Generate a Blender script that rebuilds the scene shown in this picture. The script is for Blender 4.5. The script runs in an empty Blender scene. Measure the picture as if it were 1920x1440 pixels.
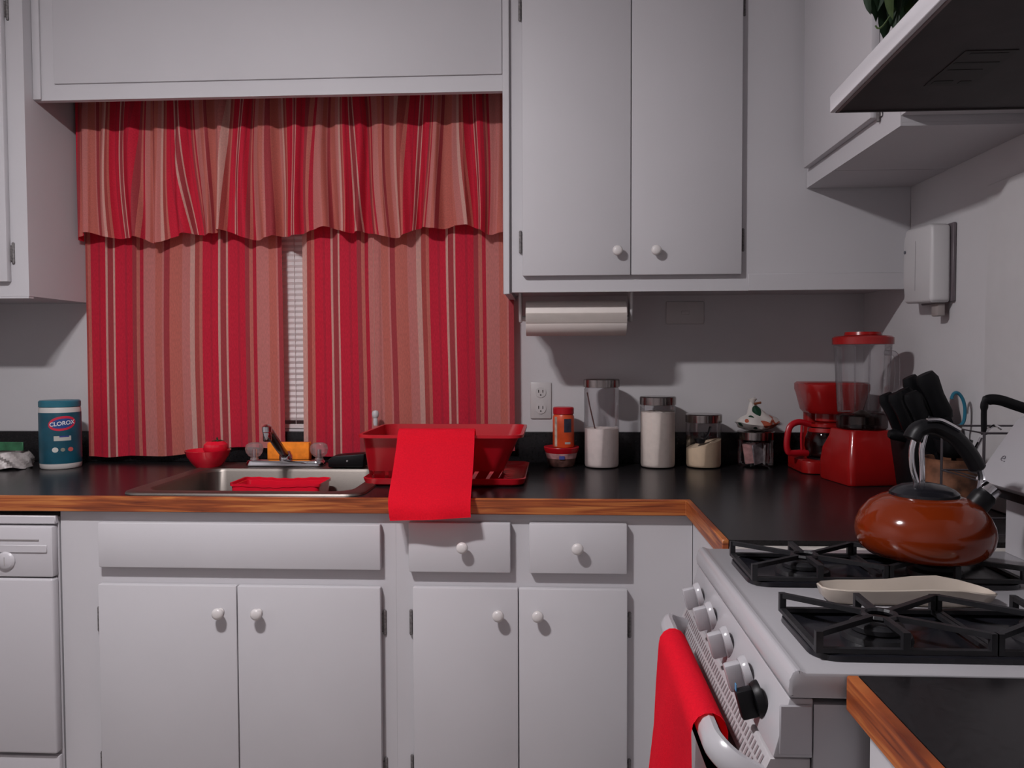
import bpy, bmesh, math, random
from mathutils import Vector, Matrix
random.seed(7)
S = bpy.context.scene
COL = S.collection
PI = math.pi

# ------------------------------------------------------------------ camera
# world: X right along the window wall, Y into the picture, Z up; counter front edge is Y=0, floor Z=0
F, YAW, PITCH, ROLL = 1475.95, -0.05332, -0.035215, -0.003344
CAM = Vector((0.0, -1.8012, 1.2435))
cy, sy, cp, sp = math.cos(YAW), math.sin(YAW), math.cos(PITCH), math.sin(PITCH)
fwd = Vector((sy*cp, cy*cp, sp)); right = Vector((cy, -sy, 0)); up = right.cross(fwd)
cr, sr = math.cos(ROLL), math.sin(ROLL)
r2 = cr*right + sr*up; u2 = -sr*right + cr*up
cd = bpy.data.cameras.new('camera'); cam = bpy.data.objects.new('camera', cd); COL.objects.link(cam)
m = Matrix((( r2.x, u2.x, -fwd.x, CAM.x), (r2.y, u2.y, -fwd.y, CAM.y), (r2.z, u2.z, -fwd.z, CAM.z), (0, 0, 0, 1)))
cam.matrix_world = m
cd.sensor_width = 36; cd.lens = F/1920*36; cd.clip_start = 0.02
S.camera = cam

# ------------------------------------------------------------------ world, exposure
w = bpy.data.worlds.new('night'); S.world = w; w.use_nodes = True
w.node_tree.nodes['Background'].inputs[0].default_value = (0.02, 0.022, 0.03, 1)
w.node_tree.nodes['Background'].inputs[1].default_value = 0.3
S.view_settings.view_transform = 'Standard'; S.view_settings.look = 'None'
S.view_settings.exposure = 0.0; S.view_settings.gamma = 1.0; S.view_settings.use_curve_mapping = False
LAMP = Vector((-0.80, -1.02, 2.28)); LAMP_COLOR = (1.0, 0.965, 0.995); LAMP_STRENGTH = 830.0

# ------------------------------------------------------------------ materials
MATS = {}
def mat(name, col, rough=0.5, metal=0.0, noise=0.0, nscale=30.0, bump=0.0, bscale=60.0, coat=0.0, spec=0.5, trans=0.0, ior=1.45, emit=0.0, stretch=None):
    if name in MATS: return MATS[name]
    mt = bpy.data.materials.new(name); mt.use_nodes = True
    nt = mt.node_tree; b = nt.nodes['Principled BSDF']
    b.inputs['Base Color'].default_value = (*col, 1); b.inputs['Roughness'].default_value = rough
    b.inputs['Metallic'].default_value = metal; b.inputs['IOR'].default_value = ior
    b.inputs['Coat Weight'].default_value = coat; b.inputs['Transmission Weight'].default_value = trans
    b.inputs['Specular IOR Level'].default_value = spec
    if emit:
        b.inputs['Emission Color'].default_value = (*col, 1); b.inputs['Emission Strength'].default_value = emit
    tc = nt.nodes.new('ShaderNodeTexCoord')
    src = tc.outputs['Object']
    if stretch:
        mp = nt.nodes.new('ShaderNodeMapping'); mp.inputs['Scale'].default_value = stretch
        nt.links.new(src, mp.inputs['Vector']); src = mp.outputs['Vector']
    if noise:
        n = nt.nodes.new('ShaderNodeTexNoise'); n.inputs['Scale'].default_value = nscale; n.inputs['Detail'].default_value = 5
        nt.links.new(src, n.inputs['Vector'])
        r = nt.nodes.new('ShaderNodeValToRGB')
        r.color_ramp.elements[0].position = 0.3; r.color_ramp.elements[1].position = 0.7
        r.color_ramp.elements[0].color = (*[c*(1-noise) for c in col], 1)
        r.color_ramp.elements[1].color = (*[min(1, c*(1+noise)) for c in col], 1)
        nt.links.new(n.outputs['Fac'], r.inputs['Fac']); nt.links.new(r.outputs['Color'], b.inputs['Base Color'])
    if bump:
        n2 = nt.nodes.new('ShaderNodeTexNoise'); n2.inputs['Scale'].default_value = bscale; n2.inputs['Detail'].default_value = 4
        nt.links.new(src, n2.inputs['Vector'])
        bp = nt.nodes.new('ShaderNodeBump'); bp.inputs['Strength'].default_value = bump; bp.inputs['Distance'].default_value = 0.002
        nt.links.new(n2.outputs['Fac'], bp.inputs['Height']); nt.links.new(bp.outputs['Normal'], b.inputs['Normal'])
    MATS[name] = mt
    return mt
WALL = mat('wall_paint', (.52, .505, .515), .7, noise=.02, nscale=8, bump=.15, bscale=90)
CEIL = mat('ceiling_paint', (.66, .65, .65), .8, bump=.2, bscale=70)
FLOOR = mat('vinyl_floor', (.36, .33, .31), .5, noise=.2, nscale=9)
CAB = mat('cabinet_paint', (.50, .487, .505), .6, noise=.015, nscale=6, bump=.10, bscale=25)
WHITE = mat('white_enamel', (.48, .465, .485), .35, noise=.01, nscale=5)
WPLAST = mat('white_plastic', (.52, .505, .51), .4, noise=.01)
STOVEW = mat('stove_enamel', (.38, .372, .39), .22, noise=.01, nscale=5)
GROOVE = mat('dark_gap', (.05, .042, .042), .8, noise=.1)
METALW = mat('worn_hinge', (.16, .15, .15), .4, metal=.4, noise=.5, nscale=160)
BLACKLAM = mat('black_laminate', (.010, .009, .010), .26, noise=.35, nscale=140, bump=.03, bscale=200, spec=.34)
STEEL = mat('brushed_steel', (.20, .178, .16), .42, metal=1, noise=.10, nscale=40, stretch=(3, 60, 60))
CHROME = mat('chrome', (.62, .62, .64), .08, metal=1, noise=.02)
DCHROME = mat('worn_dark_chrome', (.12, .10, .09), .2, metal=1, noise=.3, nscale=30)
BLACK = mat('black_plastic', (.005, .005, .006), .42, noise=.2, spec=.25)
CASTIRON = mat('cast_iron', (.012, .012, .014), .45, noise=.3, nscale=60, bump=.2, bscale=150)
BENAMEL = mat('black_enamel', (.010, .010, .013), .2, noise=.2)
RED = mat('red_plastic', (.42, .006, .014), .3, noise=.06, nscale=10)
REDGLOSS = mat('red_gloss', (.68, .010, .030), .12, coat=.5, noise=.04)
REDAPP = mat('red_appliance', (.31, .008, .008), .25, noise=.06, coat=.2)
TOWEL = mat('red_towel', (.95, .015, .040), .9, noise=.06, nscale=300, bump=.5, bscale=700, spec=.1)
def glass(name, col=(1, 1, 1), rough=0.02):
    mt = bpy.data.materials.new(name); mt.use_nodes = True; nt = mt.node_tree
    b = nt.nodes['Principled BSDF']; out = nt.nodes['Material Output']
    b.inputs['Base Color'].default_value = (.9, .9, .9, 1); b.inputs['Roughness'].default_value = .05
    t = nt.nodes.new('ShaderNodeBsdfTransparent'); t.inputs[0].default_value = (*col, 1)
    g = nt.nodes.new('ShaderNodeBsdfGlossy'); g.inputs['Roughness'].default_value = rough
    lw = nt.nodes.new('ShaderNodeLayerWeight'); lw.inputs[0].default_value = .25
    n = nt.nodes.new('ShaderNodeTexNoise'); n.inputs['Scale'].default_value = 20
    mth = nt.nodes.new('ShaderNodeMath'); mth.operation = 'MULTIPLY_ADD'
    mth.inputs[1].default_value = .6; mth.inputs[2].default_value = .03
    nt.links.new(lw.outputs['Fresnel'], mth.inputs[0])
    mx = nt.nodes.new('ShaderNodeMixShader')
    nt.links.new(mth.outputs[0], mx.inputs[0]); nt.links.new(t.outputs[0], mx.inputs[1]); nt.links.new(g.outputs[0], mx.inputs[2])
    nt.links.new(mx.outputs[0], out.inputs[0])
    return mt
GLASS = glass('clear_glass', (.90, .89, .90)); JARGLASS = glass('canister_glass', (.93, .92, .93))
CARAFE = glass('smoked_carafe_glass', (.5, .47, .46))

def hazy(name, col, fac):
    mt = glass(name, (.95, .9, .9), .1); nt = mt.node_tree
    d = nt.nodes.new('ShaderNodeBsdfDiffuse'); d.inputs[0].default_value = (*col, 1)
    mx = nt.nodes.new('ShaderNodeMixShader'); mx.inputs[0].default_value = fac
    out = nt.nodes['Material Output']; src = out.inputs[0].links[0].from_socket
    nt.links.new(src, mx.inputs[1]); nt.links.new(d.outputs[0], mx.inputs[2]); nt.links.new(mx.outputs[0], out.inputs[0])
    return mt
def oak_mat():
    mt = bpy.data.materials.new('oak_edge'); mt.use_nodes = True; nt = mt.node_tree; b = nt.nodes['Principled BSDF']
    tc = nt.nodes.new('ShaderNodeTexCoord'); mp = nt.nodes.new('ShaderNodeMapping')
    mp.inputs['Scale'].default_value = (2.2, 2.2, 55)
    n = nt.nodes.new('ShaderNodeTexNoise'); n.inputs['Scale'].default_value = 2.2; n.inputs['Detail'].default_value = 8; n.inputs['Distortion'].default_value = .8
    r = nt.nodes.new('ShaderNodeValToRGB'); e = r.color_ramp.elements
    e[0].position = .30; e[0].color = (.10, .018, .006, 1); e[1].position = .72; e[1].color = (.50, .18, .045, 1)
    x = r.color_ramp.elements.new(.5); x.color = (.28, .065, .016, 1)
    nt.links.new(tc.outputs['Object'], mp.inputs['Vector']); nt.links.new(mp.outputs['Vector'], n.inputs['Vector'])
    nt.links.new(n.outputs['Fac'], r.inputs['Fac']); nt.links.new(r.outputs['Color'], b.inputs['Base Color'])
    b.inputs['Roughness'].default_value = .4
    return mt
OAK = oak_mat()

# striped curtain cloth: colour by the cloth's own width coordinate (UV.x in metres)
def stripe_mat(name, gain=1.0):
    mt = bpy.data.materials.new(name); mt.use_nodes = True; nt = mt.node_tree; b = nt.nodes['Principled BSDF']
    uv = nt.nodes.new('ShaderNodeUVMap'); uv.uv_map = 'cloth'
    sx = nt.nodes.new('ShaderNodeSeparateXYZ'); nt.links.new(uv.outputs[0], sx.inputs[0])
    dv = nt.nodes.new('ShaderNodeMath'); dv.operation = 'DIVIDE'; dv.inputs[1].default_value = .356
    nt.links.new(sx.outputs[0], dv.inputs[0])
    fr = nt.nodes.new('ShaderNodeMath'); fr.operation = 'FRACT'; nt.links.new(dv.outputs[0], fr.inputs[0])
    ramp = nt.nodes.new('ShaderNodeValToRGB'); ramp.color_ramp.interpolation = 'CONSTANT'
    red = (.84, .038, .080); dred = (.72, .042, .078); mar = (.56, .085, .10); tan = (.77, .235, .19)
    pink = (.80, .30, .275); pale = (.88, .52, .45); br = (.62, .12, .11)
    seq = [(0, pale), (3.5, mar), (14, pale), (17.5, red), (36, dred), (40, red), (52, mar), (60, tan), (67, dred), (74, pink), (98, tan), (112, pink),
           (116, mar), (126, tan), (150, pink), (166, pale), (176, br), (184, tan), (190, red), (206, dred), (210, red)]  # the maroon opening this row is a dark fold painted as a stripe
    cr_ = ramp.color_ramp
    while len(cr_.elements) > 1: cr_.elements.remove(cr_.elements[-1])
    cr_.elements[0].position = 0; cr_.elements[0].color = (*seq[0][1], 1)
    for p, c in seq[1:]:
        e = cr_.elements.new(p/222); e.color = (*c, 1)
    nt.links.new(fr.outputs[0], ramp.inputs[0])
    # fine weave speckle
    n = nt.nodes.new('ShaderNodeTexNoise'); n.inputs['Scale'].default_value = 260; n.inputs['Detail'].default_value = 2
    mp = nt.nodes.new('ShaderNodeMapping'); mp.inputs['Scale'].default_value = (1.6, .35, 1)
    nt.links.new(uv.outputs[0], mp.inputs[0]); nt.links.new(mp.outputs[0], n.inputs['Vector'])
    hs = nt.nodes.new('ShaderNodeMapRange'); hs.inputs['To Min'].default_value = .78*gain; hs.inputs['To Max'].default_value = 1.2*gain
    nt.links.new(n.outputs['Fac'], hs.inputs[0])
    mul = nt.nodes.new('ShaderNodeVectorMath'); mul.operation = 'SCALE'
    nt.links.new(ramp.outputs[0], mul.inputs[0]); nt.links.new(hs.outputs[0], mul.inputs['Scale'])
    nt.links.new(mul.outputs[0], b.inputs['Base Color'])
    b.inputs['Roughness'].default_value = .85; b.inputs['Specular IOR Level'].default_value = .15
    return mt
STRIPE = stripe_mat('striped_curtain_cloth')

# ------------------------------------------------------------------ mesh helpers
class B:
    def __init__(s): s.bm = bmesh.new()
    def box(s, x0, x1, y0, y1, z0, z1, bev=0, seg=2):
        vs = [s.bm.verts.new(p) for p in ((x0,y0,z0),(x1,y0,z0),(x1,y1,z0),(x0,y1,z0),(x0,y0,z1),(x1,y0,z1),(x1,y1,z1),(x0,y1,z1))]
        fs = [s.bm.faces.new([vs[i] for i in q]) for q in ((0,3,2,1),(4,5,6,7),(0,1,5,4),(1,2,6,5),(2,3,7,6),(3,0,4,7))]
        if bev:
            es = set(e for f in fs for e in f.edges)
            bmesh.ops.bevel(s.bm, geom=list(es), offset=bev, segments=seg, affect='EDGES', profile=.5)
        return s
    def prism(s, pts, axis, a0, a1, bev=0, seg=2):
        # pts: 2-D outline; axis 'x': pts are (y,z); 'y': (x,z); 'z': (x,y)
        def P(p, a): return {'x': (a, p[0], p[1]), 'y': (p[0], a, p[1]), 'z': (p[0], p[1], a)}[axis]
        A = [s.bm.verts.new(P(p, a0)) for p in pts]; C = [s.bm.verts.new(P(p, a1)) for p in pts]
        fs = [s.bm.faces.new(A), s.bm.faces.new(C[::-1])]
        n = len(pts)
        for i in range(n): fs.append(s.bm.faces.new((A[i], C[i], C[(i+1) % n], A[(i+1) % n])))
        bmesh.ops.recalc_face_normals(s.bm, faces=fs)
        if bev:
            es = set(e for f in fs for e in f.edges)
            bmesh.ops.bevel(s.bm, geom=list(es), offset=bev, segments=seg, affect='EDGES', profile=.5)
        return s
    def lathe(s, c, prof, n=32, axis='z', cap=True, sx=1, sy_=1):
        rings = []
        for r, h in prof:
            ring = []
            for k in range(n):
                a = 2*PI*k/n; u, v = r*math.cos(a)*sx, r*math.sin(a)*sy_
                p = {'z': (c[0]+u, c[1]+v, c[2]+h), 'y': (c[0]+u, c[1]+h, c[2]+v), 'x': (c[0]+h, c[1]+u, c[2]+v)}[axis]
                ring.append(s.bm.verts.new(p))
            rings.append(ring)
        fs = []
        for i in range(len(rings)-1):
            for k in range(n):
                fs.append(s.bm.faces.new((rings[i][k], rings[i][(k+1) % n], rings[i+1][(k+1) % n], rings[i+1][k])))
        if cap:
            if prof[0][0] > 1e-6: fs.append(s.bm.faces.new(rings[0][::-1]))
            if prof[-1][0] > 1e-6: fs.append(s.bm.faces.new(rings[-1]))
        bmesh.ops.recalc_face_normals(s.bm, faces=fs)
        return s
    def tube(s, path, r, n=8, closed=False, flat=None):
        P = [Vector(p) for p in path]; N = len(P); rings = []
        R = r if isinstance(r, (list, tuple)) else [r]*N
        prev = None
        for i, p in enumerate(P):
            a = P[(i-1) % N] if (closed or i > 0) else p
            b = P[(i+1) % N] if (closed or i < N-1) else p
            t = (b-a).normalized()
            if prev is None:
                h = Vector((0, 0, 1)) if abs(t.z) < .9 else Vector((1, 0, 0))
                u = t.cross(h).normalized()
            else:
                u = (prev - t*prev.dot(t)).normalized()
            prev = u; v = t.cross(u)
            fu, fv = (1, 1) if flat is None else flat
            rings.append([s.bm.verts.new(p + u*math.cos(2*PI*k/n)*R[i]*fu + v*math.sin(2*PI*k/n)*R[i]*fv) for k in range(n)])
        fs = []
        for i in range(N if closed else N-1):
            A, C = rings[i], rings[(i+1) % N]
            for k in range(n): fs.append(s.bm.faces.new((A[k], A[(k+1) % n], C[(k+1) % n], C[k])))
        if not closed:
            fs.append(s.bm.faces.new(rings[0][::-1])); fs.append(s.bm.faces.new(rings[-1]))
        bmesh.ops.recalc_face_normals(s.bm, faces=fs)
        return s
    def sheet(s, fn, nu, nv, thick=0.0, uvfn=None):
        V = [[s.bm.verts.new(fn(i/nu, j/nv)) for j in range(nv+1)] for i in range(nu+1)]
        uv = s.bm.loops.layers.uv.get('cloth') or s.bm.loops.layers.uv.new('cloth')
        fs = []
        for i in range(nu):
            for j in range(nv):
                f = s.bm.faces.new((V[i][j], V[i+1][j], V[i+1][j+1], V[i][j+1])); fs.append(f)
                if uvfn:
                    for l, (a, b) in zip(f.loops, ((i, j), (i+1, j), (i+1, j+1), (i, j+1))): l[uv].uv = uvfn(a/nu, b/nv)
        if thick:
            bmesh.ops.solidify(s.bm, geom=fs, thickness=thick)
        return s
    def xf(s, M):
        bmesh.ops.transform(s.bm, matrix=M, verts=s.bm.verts); return s

def link(name, me, parent=None):
    o = bpy.data.objects.new(name, me); COL.objects.link(o)
    if parent is not None: o.parent = parent
    return o
def wloc(o):
    v = Vector((0, 0, 0))
    while o is not None: v += o.location; o = o.parent
    return v
def obj(name, b, mt, parent=None, smooth=True, label=None, origin=None):
    """one mesh object; built in world coordinates, stored relative to its parent (or to origin)"""
    off = wloc(parent) if parent is not None else Vector(origin or (0, 0, 0))
    bmesh.ops.translate(b.bm, vec=-off, verts=b.bm.verts)
    me = bpy.data.meshes.new(name); b.bm.to_mesh(me); b.bm.free()
    me.materials.append(mt)
    if smooth:
        for p in me.polygons: p.use_smooth = True
        try: me.set_sharp_from_angle(angle=math.radians(38))
        except Exception: pass
    o = link(name, me, parent)
    if parent is None: o.location = off
    if label: o['label'] = label
    return o
def thing(name, label, cat, loc=(0, 0, 0), group=None):
    o = bpy.data.objects.new(name, None); COL.objects.link(o); o.location = loc
    o.empty_display_size = .05
    o['label'] = label; o['category'] = cat
    if group: o['group'] = group
    return o
def tag(o, label, cat, group=None):
    o['label'] = label; o['category'] = cat
    if group: o['group'] = group
    return o
def struct(name, b, mt, label=None, smooth=False):
    o = obj(name, b, mt, None, smooth); o['kind'] = 'structure'
    if label: o['label'] = label
    return o
def share(src, parent, name=None, loc=None):
    """a copy of a part that shares its mesh"""
    c = src.copy(); COL.objects.link(c); c.parent = parent
    if loc is not None: c.location = loc
    return c
def bez(pts, n=8):
    """smooth path through points (Catmull-Rom)"""
    P = [Vector(p) for p in pts]; out = []
    for i in range(len(P)-1):
        p0 = P[max(i-1, 0)]; p1 = P[i]; p2 = P[i+1]; p3 = P[min(i+2, len(P)-1)]
        for k in range(n):
            t = k/n
            out.append(.5*((2*p1)+(p2-p0)*t+(2*p0-5*p1+4*p2-p3)*t*t+(3*p1-p0-3*p2+p3)*t**3))
    out.append(P[-1]); return out

# ------------------------------------------------------------------ dimensions
ZC, ZCB = .914, .879           # counter top / underside of its edge
WY = .635                      # window wall
WX = .935                      # wall behind the stove
LX, FY, CZ = -1.90, -2.75, 2.46

# ------------------------------------------------------------------ room shell
struct('floor', B().box(LX-.1, WX+.1, FY-.1, WY+.12, -.08, 0), FLOOR)
struct('ceiling', B().box(LX-.1, WX+.1, FY-.1, WY+.12, CZ, CZ+.08), CEIL)
wx0, wx1, wz0, wz1 = -1.28, -.30, 1.016, 1.96
b = B()
b.box(LX-.1, wx0, WY, WY+.12, 0, CZ); b.box(wx1, WX+.1, WY, WY+.12, 0, CZ)
b.box(wx0, wx1, WY, WY+.12, 0, wz0); b.box(wx0, wx1, WY, WY+.12, wz1, CZ)
struct('wall_back', b, WALL, 'off-white painted wall with the curtained window')
struct('wall_right', B().box(WX, WX+.1, FY-.1, WY, 0, CZ), WALL, 'off-white wall behind the stove')
struct('wall_left', B().box(LX-.1, LX, FY-.1, WY, 0, CZ), WALL)
struct('wall_front', B().box(LX, WX, FY-.1, FY, 0, CZ), WALL)
# lighter splash panel sheet on the stove wall, with its seam batten
struct('trim_1', B().box(WX-.006, WX-.0005, -1.7, -.047, ZC+.002, 1.606, .001, 1), mat('panel_sheet', (.50, .485, .49), .35, noise=.02), 'smooth white panel sheet on the wall behind the stove')
# window
win = B(); fy0, fy1 = WY+.06, WY+.10
win.box(wx0, wx1, fy0, fy1, wz0, wz0+.05); win.box(wx0, wx1, fy0, fy1, wz1-.05, wz1)
win.box(wx0, wx0+.05, fy0, fy1, wz0+.05, wz1-.05); win.box(wx1-.05, wx1, fy0, fy1, wz0+.05, wz1-.05)
win.box(wx0+.05, wx1-.05, fy0, fy1, 1.46, 1.51)
wo = struct('window_1', win, WPLAST, 'white sash window behind the striped curtains')
for za, zb in ((wz0+.05, 1.46), (1.51, wz1-.05)):
    obj('pane', B().box(wx0+.05, wx1-.05, WY+.075, WY+.081, za, zb), GLASS, wo, False)
# soffit board above the window: frame plus a slightly raised panel
so = B(); SY = .372
so.box(-1.4625, -.1365, SY, SY+.02, 1.968, CZ-.001)
sf = struct('trim_2', so, CAB, 'white boxed-in soffit above the window curtains')
obj('panel', B().box(-1.402, -.140, SY-.006, SY-.0005, 2.012, CZ-.002, .003, 2), CAB, sf)
obj('stile', B().box(-1.4622, -1.440, SY-.008, SY-.0005, 1.969, CZ-.002, .003, 2), CAB, sf)

# ------------------------------------------------------------------ knobs and hinges shared
def knob_mesh():
    b = B(); b.lathe((0, 0, 0), [(.0001, 0), (.0085, 0), (.0085, -.003), (.0062, -.006), (.0062, -.009), (.0115, -.014), (.0138, -.019), (.0125, -.0235), (.007, -.026), (.0001, -.0265)], 20, 'y')
    me = bpy.data.meshes.new('knob'); b.bm.to_mesh(me); b.bm.free(); me.materials.append(mat('knob_paint', (.60, .57, .56), .3, noise=.01))
    for p in me.polygons: p.use_smooth = True
    return me
KNOB = knob_mesh()
def knob(parent, x, y, z):
    o = link('knob', KNOB, parent); o.location = Vector((x, y, z)) - wloc(parent); return o
def hinge_mesh():
    b = B(); b.tube([(0, -.004, -.026), (0, -.004, .026)], .004, 8); b.box(.003, .013, -.003, 0, -.022, .022, .0008, 1)
    b.lathe((0, -.004, .026), [(.0045, 0), (.003, .004), (.0001, .005)], 8); b.lathe((0, -.004, -.031), [(.0001, 0), (.003, .001), (.0045, .005)], 8)
    me = bpy.data.meshes.new('hinge'); b.bm.to_mesh(me); b.bm.free(); me.materials.append(METALW); return me
HINGE = hinge_mesh()
def hinge(parent, x, y, z, flip=False):
    o = link('hinge', HINGE, parent); o.location = Vector((x, y, z)) - wloc(parent)
    if flip: o.rotation_euler = (0, 0, PI)  # leaf to the other side
    if flip: o.location.y += -.004
    return o
def front(name, parent, x0, x1, z0, z1, y=-.0, th=.018, bev=.003):
    return obj(name, B().box(x0, x1, y, y+th, z0, z1, bev, 2), CAB, parent)

# ------------------------------------------------------------------ base cabinets (face frame at Y=.020, fronts proud to Y=0)
FYB = .020
t = thing('sink_cabinet', 'white base cabinet under the sink with two wide doors and a false drawer front', 'cabinet', (-.78, .3, 0), 'painted kitchen cabinets')
b = B(); b.box(-1.186, -.3722, FYB, .04, .10, ZCB-.001); b.box(-1.186, -1.17, .04, .62, .10, ZCB-.001); b.box(-.39, -.3722, .04, .62, .10, ZCB-.001)
b.box(-1.17, -.39, .04, .62, .10, .115); b.box(-1.186, -.3722, .09, .105, 0.001, .10)
obj('face_frame', b, CAB, t, False)
front('false_front', t, -1.083, -.405, .745, .852)
for xa, xb, kx in ((-1.086, -.7495, -.787), (-.7475, -.406, -.695)):
    d = front('door', t, xa, xb, .125, .704)
    knob(d, kx, 0, .643)
for x, fl in ((-1.0925, False), (-.3995, True)):
    for z in (.616, .262): hinge(t, x, FYB-.001, z, fl)
t = thing('drawer_cabinet', 'white base cabinet with two small drawers over two doors beside the stove corner', 'cabinet', (0, .3, 0), 'painted kitchen cabinets')
b = B(); b.box(-.372, .318, FYB, .04, .10, ZCB-.001); b.box(-.372, -.356, .04, .62, .10, ZCB-.001); b.box(-.356, .318, .04, .62, .10, .115); b.box(-.372, .318, .09, .105, .001, .10)
obj('face_frame', b, CAB, t, False)
for xa, xb, kx in ((-.339, -.101, -.211), (-.058, .167, .053)):
    d = front('drawer', t, xa, xb, .742, .858); knob(d, kx, 0, .804)
for xa, xb, kx in ((-.330, -.084, -.129), (-.082, .168, -.038)):
    d = front('door', t, xa, xb, .125, .706); knob(d, kx, 0, .647)
for x, fl in ((-.3365, False), (.1745, True)):
    for z in (.619, .272): hinge(t, x, FYB-.001, z, fl)
t = thing('corner_cabinet', 'plain white corner cabinet side between the drawers and the stove', 'cabinet', (.62, -.2, 0))
b = B(); b.box(.3195, WX-.002, -.386, FYB+.02, .10, ZCB-.001); b.box(.36, WX-.002, -.386, .0, .001, .10)
obj('carcass', b, CAB, t, False)
obj('filler_strip', B().box(.312, WX-.008, -.444, -.388, .84, .905, .002, 1), mat('worn_white_paint', (.50, .47, .44), .5, noise=.25, nscale=30), t, label='worn white filler strip between counter and stove')
t = thing('peninsula_cabinet', 'white cabinet side under the near counter at bottom right', 'cabinet', (.62, -1.3, 0))
b = B(); b.box(.322, WX-.008, -1.62, -.992, .10, ZCB-.001); b.box(.37, WX-.008, -1.60, -1.0, .001, .10)
obj('carcass', b, CAB, t, False)

# ------------------------------------------------------------------ dishwasher
t = thing('dishwasher', 'white dishwasher at the left end of the counter', 'dishwasher', (-1.49, .3, 0))
obj('body', B().box(-1.795, -1.1905, .02, .60, .10, .862), WHITE, t, False)
obj('top_strip', B().box(-1.795, -1.1905, .006, .0195, .846, .866, .002, 1), WHITE, t)
obj('control_panel', B().box(-1.793, -1.1925, -.004, .0195, .720, .842, .005, 2), WHITE, t)
obj('vent_slot', B().box(-1.70, -1.225, -.0055, -.0042, .808, .811), mat('soft_slot', (.22, .20, .20), .7, noise=.05), t, False)
obj('trim_ledge', B().box(-1.793, -1.205, -.007, -.0042, .780, .798, .001, 1), WHITE, t)
kn = obj('dial', B().lathe((-1.306, -.0045, .760), [(.0001, 0), (.022, 0), (.022, -.003), (.019, -.006), (.017, -.0075), (.0001, -.008)], 28, 'y'), WHITE, t)
obj('pointer', B().box(-1.3070, -1.3050, -.0134, -.0126, .750, .770), mat('grey_mark', (.40, .38, .38), .5, noise=.05), kn, False)
obj('door', B().box(-1.793, -1.1925, -.006, .0195, .292, .717, .006, 3), WHITE, t)
obj('lower_panel', B().box(-1.793, -1.1925, .004, .0195, .105, .283, .003, 2), WHITE, t)

# ------------------------------------------------------------------ worktops
sx0, sx1, sy0, sy1 = -1.02, -.475, .045, .545    # hole for the sink
t = thing('worktop', 'long black laminate worktop with an oak front edge running under the window', 'worktop', (-.3, .3, ZCB))
b = B()
b.box(LX+.002, sx0, .0125, WY-.001, ZCB, ZC); b.box(sx1, .3125, .0125, WY-.001, ZCB, ZC)
b.box(sx0, sx1, .0125, sy0, ZCB, ZC); b.box(sx0, sx1, sy1, WY-.001, ZCB, ZC)
b.box(.3125, WX-.001, -.386, WY-.001, ZCB, ZC)
obj('laminate_top', b, BLACKLAM, t, False)
b = B(); b.prism([(LX+.002, 0), (.300, 0), (.300, -.386), (.3122, -.386), (.3122, .0122), (LX+.002, .0122)], 'z', ZCB-.001, ZC+.0005, .0015, 1)
obj('oak_edge', b, OAK, t)
b = B(); b.box(LX+.002, WX-.022, WY-.021, WY-.001, ZC+.0005, 1.010, .003, 2)
obj('backsplash', b, BLACKLAM, t)
b = B(); b.box(WX-.021, WX-.001, -.03, WY-.001, ZC+.0005, 1.010, .003, 2)
obj('backsplash', b, BLACKLAM, t)
t = thing('worktop', 'near black laminate worktop with an oak edge in the bottom right corner', 'worktop', (.6, -1.3, ZCB))
obj('laminate_top', B().box(.3125, WX-.008, -1.64, -.985, ZCB, ZC), BLACKLAM, t, False)
obj('oak_edge', B().prism([(.300, -1.64), (.300, -.985), (.3122, -.985), (.3122, -1.64)], 'z', ZCB-.001, ZC+.0005, .0015, 1), OAK, t)

# ------------------------------------------------------------------ sink
t = thing('sink', 'stainless steel drop-in kitchen sink in the black worktop', 'sink', (-.75, .3, ZC))
bx0, bx1, by0, by1, bz = -1.0, -.495, .065, .43, .745
def rrect(x0, x1, y0, y1, r, n=6):
    pts = []
    for cx, cy_, a0 in ((x1-r, y1-r, 0), (x0+r, y1-r, 90), (x0+r, y0+r, 180), (x1-r, y0+r, 270)):
        for k in range(n+1):
            a = math.radians(a0+90*k/n); pts.append((cx+r*math.cos(a), cy_+r*math.sin(a)))
    return pts
def loft(loops, capend=True, capstart=False):
    b = B(); rings = [[b.bm.verts.new(p) for p in L] for L in loops]; n = len(rings[0]); fs = []
    for i in range(len(rings)-1):
        for k in range(n): fs.append(b.bm.faces.new((rings[i][k], rings[i][(k+1) % n], rings[i+1][(k+1) % n], rings[i+1][k])))
    if capend: fs.append(b.bm.faces.new(rings[-1]))
    if capstart: fs.append(b.bm.faces.new(rings[0][::-1]))
    bmesh.ops.recalc_face_normals(b.bm, faces=fs)
    return b
L = []
for (x0, x1, y0, y1, r, z) in ((-1.045, -.452, .020, .565, .045, .9146), (-1.043, -.454, .022, .563, .044, .919), (-1.036, -.461, .029, .556, .04, .9215), (-1.005, -.49, .06, .435, .05, .9195),
                               (bx0, bx1, by0, by1, .05, .912), (bx0+.004, bx1-.004, by0+.004, by1-.004, .05, .80), (bx0+.02, bx1-.02, by0+.02, by1-.02, .05, bz+.004), (bx0+.05, bx1-.05, by0+.05, by1-.05, .04, bz)):
    L.append([(x, y, z) for x, y in rrect(x0, x1, y0, y1, r)])
obj('basin', loft(L), STEEL, t)
obj('drain', B().lathe((-.75, .25, bz+.0005), [(.045, 0), (.045, .003), (.035, .004), (.030, -.0), (.0001, 0)], 24), CHROME, t)
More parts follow.
